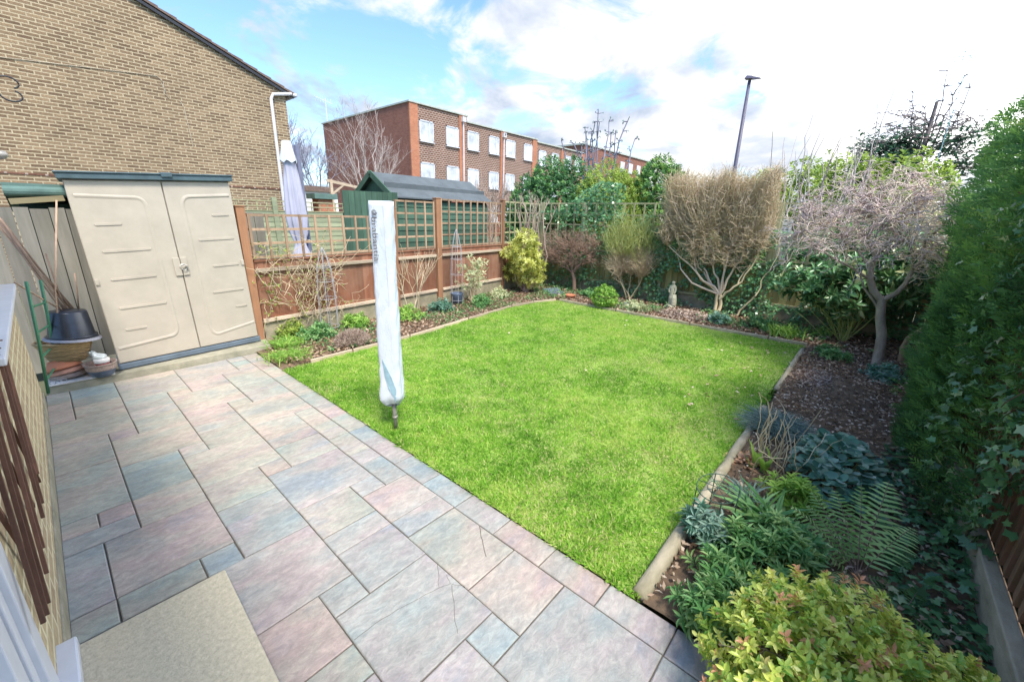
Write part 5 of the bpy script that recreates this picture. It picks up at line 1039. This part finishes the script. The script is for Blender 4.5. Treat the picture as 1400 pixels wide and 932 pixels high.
for i in range(7): grow(tw,(3.95+R.normal(0,.05),5.62,0),(R.normal(0,.12),0,1),.5,.008,2,3,.4,.7,tint=(.3,1))
tw.build('stem',M['tw_dead'],t,sides=4)
# left border plants
def tuft(name,label,c0,n,L,W,mat,spread=.6,tint=(.2,1),r=.05,cat='plant',droop=.0,group=None):
    t=thing(name,label,cat,tuple(c0),group); c0=np.array(c0,float); tw=Leaves('diamond'); k=5
    a=R.uniform(0,2*PI,n); s_=R.uniform(.1,1,n)*spread; P=c0+np.c_[r*R.normal(size=n),r*R.normal(size=n),np.zeros(n)]; d=norm(np.c_[np.cos(a)*s_,np.sin(a)*s_,np.ones(n)]); LL=L*R.uniform(.6,1.1,n); T=R.uniform(*tint,n)
    V=[];  
    for j in range(k): 
        t_=j/(k-1); p=P+d*(LL*t_)[:,None]+np.c_[np.cos(a),np.sin(a),-np.ones(n)*.9]*(LL*droop*t_**2.2)[:,None]; V.append(p)
    V=np.array(V).transpose(1,0,2); sd=norm(np.cross(d,(0,0,1.))+R.normal(0,.2,(n,3))); w=np.array([.7,1,.9,.6,.05])*W/2
    A=V+sd[:,None]*w[None,:,None]; B=V-sd[:,None]*w[None,:,None]; VV=np.stack([A,B],2).reshape(n,-1,3); f=np.array([(2*j,2*j+2,2*j+3,2*j+1) for j in range(k-1)])
    VV[:,:,2]=np.maximum(VV[:,:,2],.004)
    loops=(f[None]+(np.arange(n)*2*k)[:,None,None]).ravel(); fast_mesh('foliage',VV.reshape(-1,3),np.full(n*(k-1),4),loops,mat,np.repeat(T,k-1),t); return t
tuft('grass_tuft','bright green grass tuft at the corner of patio and left border',(1.60,4.72,0),420,.17,.008,M['fol_fresh'],.8,r=.10,droop=.5)
tuft('grass_tuft','bright leafy tuft beside the concrete base of the shed',(1.75,5.15,0),260,.20,.012,M['fol_fresh'],.9,r=.10,droop=.4)
for x,y,l,rad,mt in ((2.15,5.2,'low mid green plant clump below the bare climber',.2,'fol_mid'),(2.75,5.35,'green leafy clump left of the white dryer cover',.18,'fol_fresh'),(3.55,5.3,'lush green clump right of the white dryer cover',.28,'fol_fresh'),(4.3,5.35,'bluish green clump in front of the wooden post',.2,'fol_blue'),(5.1,5.2,'low green clump in front of the obelisk shrub',.17,'fol_mid'),(5.9,5.5,'small variegated clump beside the yellow bush',.16,'fol_pale'),(1.95,5.5,'pale green weed clump against the gravel board',.14,'fol_lime')):
    shrub('low_plant',l,'plant',(x,y,0),[(x,y,.07,rad,rad*.8,.12)],170,6,.055,.018,M[mt],None,'leaf',1,.04,(.2,1),.6,group='low plants in the left border',nst=10,sr=.003,shell=.8)
t=thing('heather','dry pinkish brown twiggy mound at the left lawn edge','plant',(2.30,4.62,0)); tw=Twigs()
for i in range(420): a_=R.uniform(0,2*PI); r=R.random()**.5; e=np.array((2.32+.26*r*math.cos(a_),4.64+.20*r*math.sin(a_),.05+.17*(1-r*r)+.03*R.random())); P=wig((2.32+.06*math.cos(a_),4.64+.06*math.sin(a_),0),e,5,.04,.05); tw.add(P,.0035,.002,R.random()); [tw.add(wig(P[3],P[3]+norm(R.normal(size=3)+(0,0,1))*.05,3,.03),.002,.0014,R.random()) for _ in range(2)]
tw.build('stem',M['tw_pink'],t,sides=3,smooth=False)
tuft('bulb_leaves','clump of upright bright green bulb leaves at far right lawn corner',(7.0,.75,0),150,.27,.02,M['fol_fresh'],.5,r=.10,droop=.3)
tuft('bulb_leaves','second smaller clump of green bulb leaves near the fence foot',(7.45,.35,0),70,.2,.018,M['fol_fresh'],.6,r=.08,droop=.3)
for x,y,l,rad,mt in ((7.25,1.15,'small leaved green mound under the bare tan shrub',.26,'fol_mid'),(7.0,3.1,'pale grey green ground plant left of the statue',.24,'fol_pale'),(7.1,1.7,'bluish low plant between the chip heap and lawn',.16,'fol_blue'),(6.2,.15,'low green weeds by the corner of the lawn',.18,'fol_mid'),(5.75,-.35,'low blue green weeds at the foot of the conifer',.17,'fol_blue'),(7.5,4.35,'dark leafy clump beside the small brown tree',.2,'fol_mid')):
    shrub('low_plant',l,'plant',(x,y,0),[(x,y,.05,rad,rad,.10)],170,6,.05,.022,M[mt],None,'leaf',1,.03,(.2,1),.6,group='low plants in the far border',nst=10,sr=.003,shell=.8)
# wood chips and leaf litter
def flakes(name,label,pts,L,W,mat,tint,cat='leaf litter'):
    n=len(pts); lv=Leaves('flake').add(pts,norm(np.c_[R.normal(size=(n,2)),R.normal(0,.35,n)]),norm(np.c_[R.normal(0,.45,(n,2)),np.ones(n)]),L*R.uniform(.5,1.3,n),W*R.uniform(.6,1.3,n),np.clip(R.uniform(*tint,n),0,1)); return tag(lv.build(name,mat,loc=(pts[:,0].mean(),pts[:,1].mean(),0)),label,cat,kind='stuff')
def heap(cx,cy,rx,ry,h,n): a=R.uniform(0,2*PI,n); r=R.random(n)**.6; return np.c_[cx+rx*r*np.cos(a),cy+ry*r*np.sin(a),.02+h*(1-r**2)*R.uniform(.6,1,n)]
flakes('wood_chips','heap of pinkish pale dry clippings in front of the statue',heap(7.15,2.25,.30,.50,.10,2600),.06,.016,M['chips'],(.3,1),'clippings')
flakes('wood_chips','pale dry leaf and chip heap in the right border',heap(5.1,.18,.45,.24,.07,3000),.045,.018,M['chips'],(.2,1),'clippings')
n=9000; x=R.uniform(1.45,6.6,n); y=R.uniform(-.6,.42,n); k_=(R.random(n)<np.where(x>3.9,.95,.5)); x,y=x[k_],y[k_]; flakes('leaf_litter','brown fallen leaves scattered over the right border soil',np.c_[x,y,.03+.05*R.random(len(x))*np.exp(-((x-5)/.7)**2)+.05*fbm(x,y,3.5,8)-.012],.036,.018,M['litter'],(0,1))
n=7000; x=R.uniform(6.7,8.0,n); y=R.uniform(-.5,6.0,n); flakes('leaf_litter','brown leaf litter over the far border soil',np.c_[x,y,.012+.03*R.random(n)],.05,.03,M['litter'],(0,.95))
n=7000; x=R.uniform(1.5,7.5,n); y=lawn_left(x)+.04+R.random(n)*(fy(x)-lawn_left(x)-.1); flakes('leaf_litter','brown leaf litter over the left border soil',np.c_[x,y,.02+.03*R.random(n)],.045,.025,M['litter'],(0,.85))
n=5200; y=R.uniform(0,1,n); x=R.uniform(1.9,7.6,n); yy=lawn_left(x)+.04+y*(fy(x)-lawn_left(x)-.1); k_=fbm(x,yy,2.6,31)>.47; x,yy=x[k_],yy[k_]; n=len(x); lv=Leaves('leaf').add(np.c_[x,yy,.01+.05*R.random(n)],norm(R.normal(size=(n,3))+(0,0,.6)),norm(R.normal(size=(n,3))*.5+(0,0,1)),.045*R.uniform(.6,1.2,n),.020,R.random(n)); tag(lv.build('ground_cover',M['fol_mid'],loc=(4,5.2,0)),'low green ground cover through the left border','ground cover',kind='stuff')
n=3200; x=R.uniform(6.7,8.0,n); y=R.uniform(-.3,5.8,n); k_=fbm(x,y,2.2,41)>.50; x,y=x[k_],y[k_]; n=len(x); lv=Leaves('leaf').add(np.c_[x,y,.02+.07*R.random(n)],norm(R.normal(size=(n,3))+(0,0,.6)),norm(R.normal(size=(n,3))*.5+(0,0,1)),.055*R.uniform(.6,1.2,n),.026,R.random(n)); tag(lv.build('ground_cover',M['fol_mid'],loc=(7.3,3,0)),'low green ground cover through the far border','ground cover',kind='stuff')
n=90; x=R.uniform(3.5,6.6,n); y=np.where(R.random(n)<.6,R.uniform(.5,1.2,n),R.uniform(.5,4.2,n)); flakes('fallen_leaves','few dry brown leaves scattered on the lawn',np.c_[x,y,np.full(n,.035)],.04,.025,M['litter'],(.5,1))
# small things in far border
o=MB().hexa([(6.98,5.0,.0),(7.3,4.85,.0),(7.55,5.2,.0),(7.15,5.4,.0),(6.98,5.0,.05),(7.3,4.85,.04),(7.5,5.2,.10),(7.15,5.35,.09)]).build('slate_slab',M['resin_blue'],bevel=.01); tag(o,'dark blue grey slab lying in the far left corner border','slab')
o=MB().lathe((7.1,4.60,.01),[(0,.01),(.09,.0),(.115,.05),(.12,.055),(.11,.06),(.09,.03),(0,.025)],20).build('saucer',M['terracotta'],smooth=True); tag(o,'terracotta saucer on the soil by the round green bush','saucer')
o=MB().lathe((7.05,3.30,0),[(.07,0),(.075,.05),(.05,.10),(0,.11)],9).build('stone',M['resin_blue'],smooth=True); tag(o,'small dark blue grey stone right of the round green bush','stone')
# --- right border foreground plants
tuft('grass_tuft','dense blue grey grass tuft beside the log edging',(3.62,.30,0),1500,.24,.006,M['fol_steel'],1.1,r=.07,droop=.55)
t=thing('dead_stalks','pale dry arching stalks over the blue grey grass tuft','plant',(3.15,.25,0)); tw=Twigs()
for i in range(34): a=np.array((3.05+R.normal(0,.12),.22+R.normal(0,.08),0)); e=a+(R.normal(.05,.14),R.normal(0,.12),R.uniform(.15,.42)); P=wig(a,e,7,.02,.1); tw.add(P,.0036,.002,R.random())
tw.build('stem',M['tw_dead'],t,sides=4)
t=thing('heuchera','spread of rounded blue green leaves in the right border','plant',(3.15,-.08,0)); lv=Leaves('round'); n=420; a_=R.uniform(0,2*PI,n); r=R.random(n)**.55; P=np.c_[3.2+.50*r*np.cos(a_),-.10+.25*r*np.sin(a_),.05+.13*(1-r**2)+.03*R.random(n)]; lv.add(P-np.c_[np.cos(a_),np.sin(a_),0*a_]*.02,norm(np.c_[np.cos(a_),np.sin(a_),R.normal(-.1,.2,n)]+R.normal(0,.4,(n,3))),norm(np.c_[.4*np.cos(a_),.4*np.sin(a_),np.ones(n)]+R.normal(0,.22,(n,3))),R.uniform(.04,.075,n),R.uniform(.045,.07,n),R.random(n)); lv.build('foliage',M['fol_blue'],t)
tw=Twigs()
for i in range(90): tw.add([(3.15+R.normal(0,.1),-.08+R.normal(0,.06),0),(P[i][0],P[i][1],P[i][2])],.002,.0015,R.random())
tw.build('stem',M['tw_green'],t,sides=3)
tuft('strap_plant','fan of broad glossy strap leaves in the middle of right border',(2.30,.13,0),46,.30,.030,M['fol_mid'],.9,(.3,1),.03,droop=.45)
tuft('strap_plant','smaller fan of narrow strap leaves near the wire support',(2.45,.27,0),40,.22,.016,M['fol_steel'],.9,(.3,1),.03,droop=.4)
tuft('broad_plant','upright broad light green leaves beside the dead stalks',(2.92,.27,0),12,.20,.045,M['fol_fresh'],.5,(.3,.9),.03,droop=.2)
for x,y,rad,h,mt,l in ((1.95,.20,.12,.13,'fol_mid','dark glossy rosette shrub in front of the strap leaves'),(1.72,.22,.09,.12,'fol_mid','dark green rosette plant between paving and the log edging'),(1.50,.20,.09,.12,'fol_mid','deep green spiky rosette at the corner of the paving'),(2.15,.02,.13,.13,'fol_mid','mid green spurge clump beside the fern'),(2.62,.06,.12,.13,'fol_fresh','fresh green leafy clump left of the fern'),(1.98,.36,.07,.14,'fol_blue','bluish young leafy plant against the log edging'),(2.0,.02,.13,.15,'fol_mid','glossy green clump behind the yellow and pink bush')):
    shrub('rosette_plant',l,'plant',(x,y,0),[(x,y,h*.6,rad,rad,h*.6)],46,15,.055,.014,M[mt],M['tw_green'],'leaf',1.05,.05,(.3,1),.8,group='leafy plants in the right border',nst=46,sr=.003,shell=.8)
o=tuft('dry_leaves','curled orange brown dead leaves by the log edging',(2.95,.38,0),26,.10,.035,M['fol_bronze'],1.4,(0,1),.04,droop=.5)
# wire support ring
t=thing('plant_support','dark green wire ring plant support over the log edging','plant support',(2.05,.38,0)); m=MB(); c0=np.array((2.10,.36,.0)); 
for j in range(4): a_=2*PI*j/4+.5; m=MB(); m.tube([c0+(.14*math.cos(a_),.10*math.sin(a_),0),c0+(.14*math.cos(a_),.10*math.sin(a_),.27)],.0028,5); m.build('leg',M['wire_green'],t)
m=MB()
m.tube([c0+(.14*math.cos(a_),.10*math.sin(a_),.265) for a_ in np.linspace(0,2*PI,30)],.0026,5,cap=False); m.tube([c0+(.07*math.cos(a_),.05*math.sin(a_),.265) for a_ in np.linspace(0,2*PI,24)],.002,5,cap=False)
for a_ in np.linspace(0,PI,5)[:-1]: m.tube([c0+(.14*math.cos(a_),.10*math.sin(a_),.265),c0-(.14*math.cos(a_),.10*math.sin(a_),-.265)],.002,5)
m.build('ring',M['wire_green'],t)
# ferns
def fern(label,c0,fr,name='fern'):
    t=thing(name,label,'fern',tuple(c0)); c0=np.array(c0,float)
    for (az,L,lift,dr,tn) in fr:
        k=19; s_=np.linspace(0,1,k); h=np.array((math.cos(az),math.sin(az),0)); P=c0+h*(L*(s_**.95)*.80)[:,None]+np.c_[0*s_,0*s_,L*(lift*s_-dr*s_**2.2)]; P[:,2]=np.maximum(P[:,2],.02)
        d=norm(np.gradient(P,axis=0)); sd=norm(np.cross(d,(0,0,1.))); up=np.cross(sd,d); ln=L*.19*np.sin(PI*np.clip(s_*.93+.07,0,1))**.75
        lv=Leaves('blade'); 
        for q in (1,-1):
            for sub in (0,):
                i0=slice(3,k-1) ; PP=P[i0]+(P[4:k]-P[3:k-1])*sub if sub else P[i0]
                lv.add(PP,norm(sd[i0]*q+d[i0]*.35-up[i0]*.12+R.normal(0,.05,PP.shape)),up[i0]+R.normal(0,.1,PP.shape),ln[i0],L*.026,np.clip(tn+R.normal(0,.12,len(PP)),0,1))
        o=lv.build('frond',M['fol_fern'],t); Twigs().add(P,.0028,.001,.5).build('rachis',M['tw_brown'],o,sides=4)
fern('green fern with one long arching frond before the dark conifer',(2.25,-.26,0),[(-.10,.58,.80,.25,.95),(-.45,.50,.62,.3,.95),(.5,.42,.9,.3,.6),(1.1,.36,.9,.35,.5),(1.9,.34,.7,.4,.6),(2.7,.34,.5,.45,.7),(-2.4,.34,.45,.5,.4),(-1.3,.30,.35,.4,.3),(3.4,.30,.4,.4,.5),(.2,.40,1.0,.2,.5),(.8,.44,.75,.25,.55),(1.5,.40,.85,.3,.65)])
fern('small dark fern in the shade under the big fern',(2.15,-.42,0),[(-.3,.26,.5,.4,.15),(-1.2,.24,.4,.4,.1),(-2.2,.22,.4,.4,.2),(.5,.22,.5,.4,.2),(-1.8,.25,.3,.4,.2)])
# foreground yellow/pink bush
t=shrub('nandina_bush','yellow green bush with pink tinged tips in the near right corner','shrub',(1.62,-.18,0),[(1.34,-.03,.17,.24,.19,.20),(1.50,-.17,.20,.24,.24,.21),(1.50,-.40,.16,.28,.24,.19),(1.25,-.25,.12,.25,.28,.18),(1.40,-.62,.10,.30,.25,.18)],2700,9,.029,.015,M['fol_bush'],M['tw_pink'],'leaf',1.05,.035,(.1,.78),.5,nst=90,sr=.003,shell=.5)
lv=Leaves('leaf'); P,O_,_=ellpts([(1.38,-.03,.22,.20,.17,.18),(1.50,-.16,.23,.22,.2,.20)],55,.1); k_=P[:,2]>.27; P=P[k_]; O_=O_[k_]; sprigs(lv,P,norm(O_+(0,0,.9)),9,.030,.013,np.full(len(P),.97),.9,.04,.04); P2=np.array([(1.16,.10,.12),(1.14,.10,.16),(1.17,.08,.2)]); sprigs(lv,P2,np.array([(-.3,.5,.6)]*3),8,.03,.012,np.full(3,.95),.9,.04,.03); lv.build('pink_tips',M['fol_bush'],t)['kind']='stuff'
# ------------------------------------------------------------------ sky, sun, camera
SAZ,SEL=math.radians(202),math.radians(57)       # azimuth clockwise from +Y
w=bpy.data.worlds.new('World'); scn.world=w; w.use_nodes=True; nt=w.node_tree; nt.nodes.clear()
out=nt.nodes.new('ShaderNodeOutputWorld'); bg=nt.nodes.new('ShaderNodeBackground'); nt.links.new(bg.outputs[0],out.inputs[0]); bg.inputs[1].default_value=.10
sky=N(nt,'ShaderNodeTexSky',sky_type='NISHITA',sun_disc=False,sun_elevation=SEL,sun_rotation=SAZ,air_density=1.1,dust_density=.6,ozone_density=1.5)
tcn=N(nt,'ShaderNodeTexCoord'); sep=N(nt,'ShaderNodeSeparateXYZ'); nt.links.new(tcn.outputs['Generated'],sep.inputs[0])
def mth(op,a,b_=None,cl=False):
    n_=N(nt,'ShaderNodeMath',operation=op); n_.use_clamp=cl
    for i,v in enumerate((a,b_)):
        if v is None: continue
        if isinstance(v,(int,float)): n_.inputs[i].default_value=v
        else: nt.links.new(v,n_.inputs[i])
    return n_.outputs[0]
zz_=mth('ADD',mth('MAXIMUM',sep.outputs[2],0.0),.28); ux=mth('DIVIDE',sep.outputs[0],zz_); uy=mth('DIVIDE',sep.outputs[1],zz_)
cv_=N(nt,'ShaderNodeCombineXYZ'); nt.links.new(ux,cv_.inputs[0]); nt.links.new(uy,cv_.inputs[1])
c1=N(nt,'ShaderNodeTexNoise',_Scale=2.6,_Detail=10,_Roughness=.60,_Distortion=.5); nt.links.new(cv_.outputs[0],c1.inputs['Vector'])
mp2=N(nt,'ShaderNodeMapping'); mp2.inputs['Location'].default_value=(3.1,5.2,0); nt.links.new(cv_.outputs[0],mp2.inputs[0])
c2=N(nt,'ShaderNodeTexNoise',_Scale=2.6,_Detail=6,_Roughness=.55,_Distortion=.3); nt.links.new(mp2.outputs[0],c2.inputs['Vector'])
dp=N(nt,'ShaderNodeVectorMath',operation='DOT_PRODUCT'); nt.links.new(tcn.outputs['Generated'],dp.inputs[0]); sd_=(.87,.0,.49); dp.inputs[1].default_value=sd_
bias=mth('MULTIPLY',mth('SUBTRACT',dp.outputs['Value'],.66),.34)
low=mth('MULTIPLY',mth('SUBTRACT',.35,sep.outputs[2]),.28)
fac=mth('ADD',mth('ADD',c1.outputs[0],bias),low)
mr=N(nt,'ShaderNodeMapRange',interpolation_type='SMOOTHSTEP'); nt.links.new(fac,mr.inputs[0]); mr.inputs[1].default_value=.42; mr.inputs[2].default_value=.60
shade=ramp(nt,[(.38,(1.7,2.1,2.8)),(.50,(2.75,3.0,3.5)),(.60,(3.8,3.85,3.95))]); 
sadd=mth('ADD',c2.outputs[0],mth('MULTIPLY',mth('SUBTRACT',dp.outputs['Value'],.70),.30)); nt.links.new(sadd,shade.inputs[0])
skc=mixc(nt,1.0,sky.outputs[0],(.74,.88,1.03),'MULTIPLY')
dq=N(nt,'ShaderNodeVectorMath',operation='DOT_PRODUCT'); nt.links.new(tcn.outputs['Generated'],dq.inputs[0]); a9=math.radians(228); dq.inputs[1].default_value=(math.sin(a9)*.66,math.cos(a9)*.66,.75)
gn=N(nt,'ShaderNodeMapRange',interpolation_type='SMOOTHSTEP'); nt.links.new(dq.outputs['Value'],gn.inputs[0]); gn.inputs[1].default_value=.22; gn.inputs[2].default_value=.85; gn.inputs[3].default_value=1.; gn.inputs[4].default_value=8.5  # unseen clouds overhead and behind the camera brightened, added as fill light
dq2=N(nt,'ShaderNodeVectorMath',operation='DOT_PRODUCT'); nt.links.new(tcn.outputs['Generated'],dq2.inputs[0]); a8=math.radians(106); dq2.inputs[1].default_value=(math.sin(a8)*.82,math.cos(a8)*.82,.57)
gn2=N(nt,'ShaderNodeMapRange',interpolation_type='SMOOTHSTEP'); nt.links.new(dq2.outputs['Value'],gn2.inputs[0]); gn2.inputs[1].default_value=.80; gn2.inputs[2].default_value=1.0; gn2.inputs[3].default_value=0.; gn2.inputs[4].default_value=5.  # second bright cloud lobe high at right, added to fill +X faces
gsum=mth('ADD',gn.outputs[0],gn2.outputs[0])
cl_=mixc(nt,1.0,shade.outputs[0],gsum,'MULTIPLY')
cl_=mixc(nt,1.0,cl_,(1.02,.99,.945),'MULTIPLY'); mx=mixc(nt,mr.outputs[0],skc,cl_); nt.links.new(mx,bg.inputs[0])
sun=bpy.data.lights.new('Sun','SUN'); sun.energy=2.0; sun.angle=math.radians(14); sun.color=(1,.95,.87)
so=bpy.data.objects.new('Sun',sun); COL.objects.link(so)
sdv=Vector((math.cos(SEL)*math.sin(SAZ),math.cos(SEL)*math.cos(SAZ),math.sin(SEL))); so.rotation_euler=sdv.to_track_quat('Z','Y').to_euler()
f,pitch,yaw,roll=555.017,.298028,.855701,.0268419
fw=np.array((math.sin(yaw)*math.cos(pitch),math.cos(yaw)*math.cos(pitch),-math.sin(pitch))); r=np.array((math.cos(yaw),-math.sin(yaw),0)); u=np.cross(r,fw)
r2_=r*math.cos(roll)+u*math.sin(roll); u2=-r*math.sin(roll)+u*math.cos(roll)
cam=bpy.data.cameras.new('Camera'); cam.sensor_width=36; cam.lens=36*f/1400; cam.clip_start=.02; cam.clip_end=2000
co_=bpy.data.objects.new('Camera',cam); COL.objects.link(co_)
mw=Matrix(((r2_[0],u2[0],-fw[0],0),(r2_[1],u2[1],-fw[1],0),(r2_[2],u2[2],-fw[2],1.6),(0,0,0,1))); co_.matrix_world=mw
scn.camera=co_
vs_=scn.view_settings; vs_.view_transform='Standard'; vs_.look='None'; vs_.exposure=1.68; vs_.gamma=1; vs_.use_curve_mapping=False
scn.cycles.max_bounces=8; scn.cycles.diffuse_bounces=5; scn.cycles.transparent_max_bounces=8
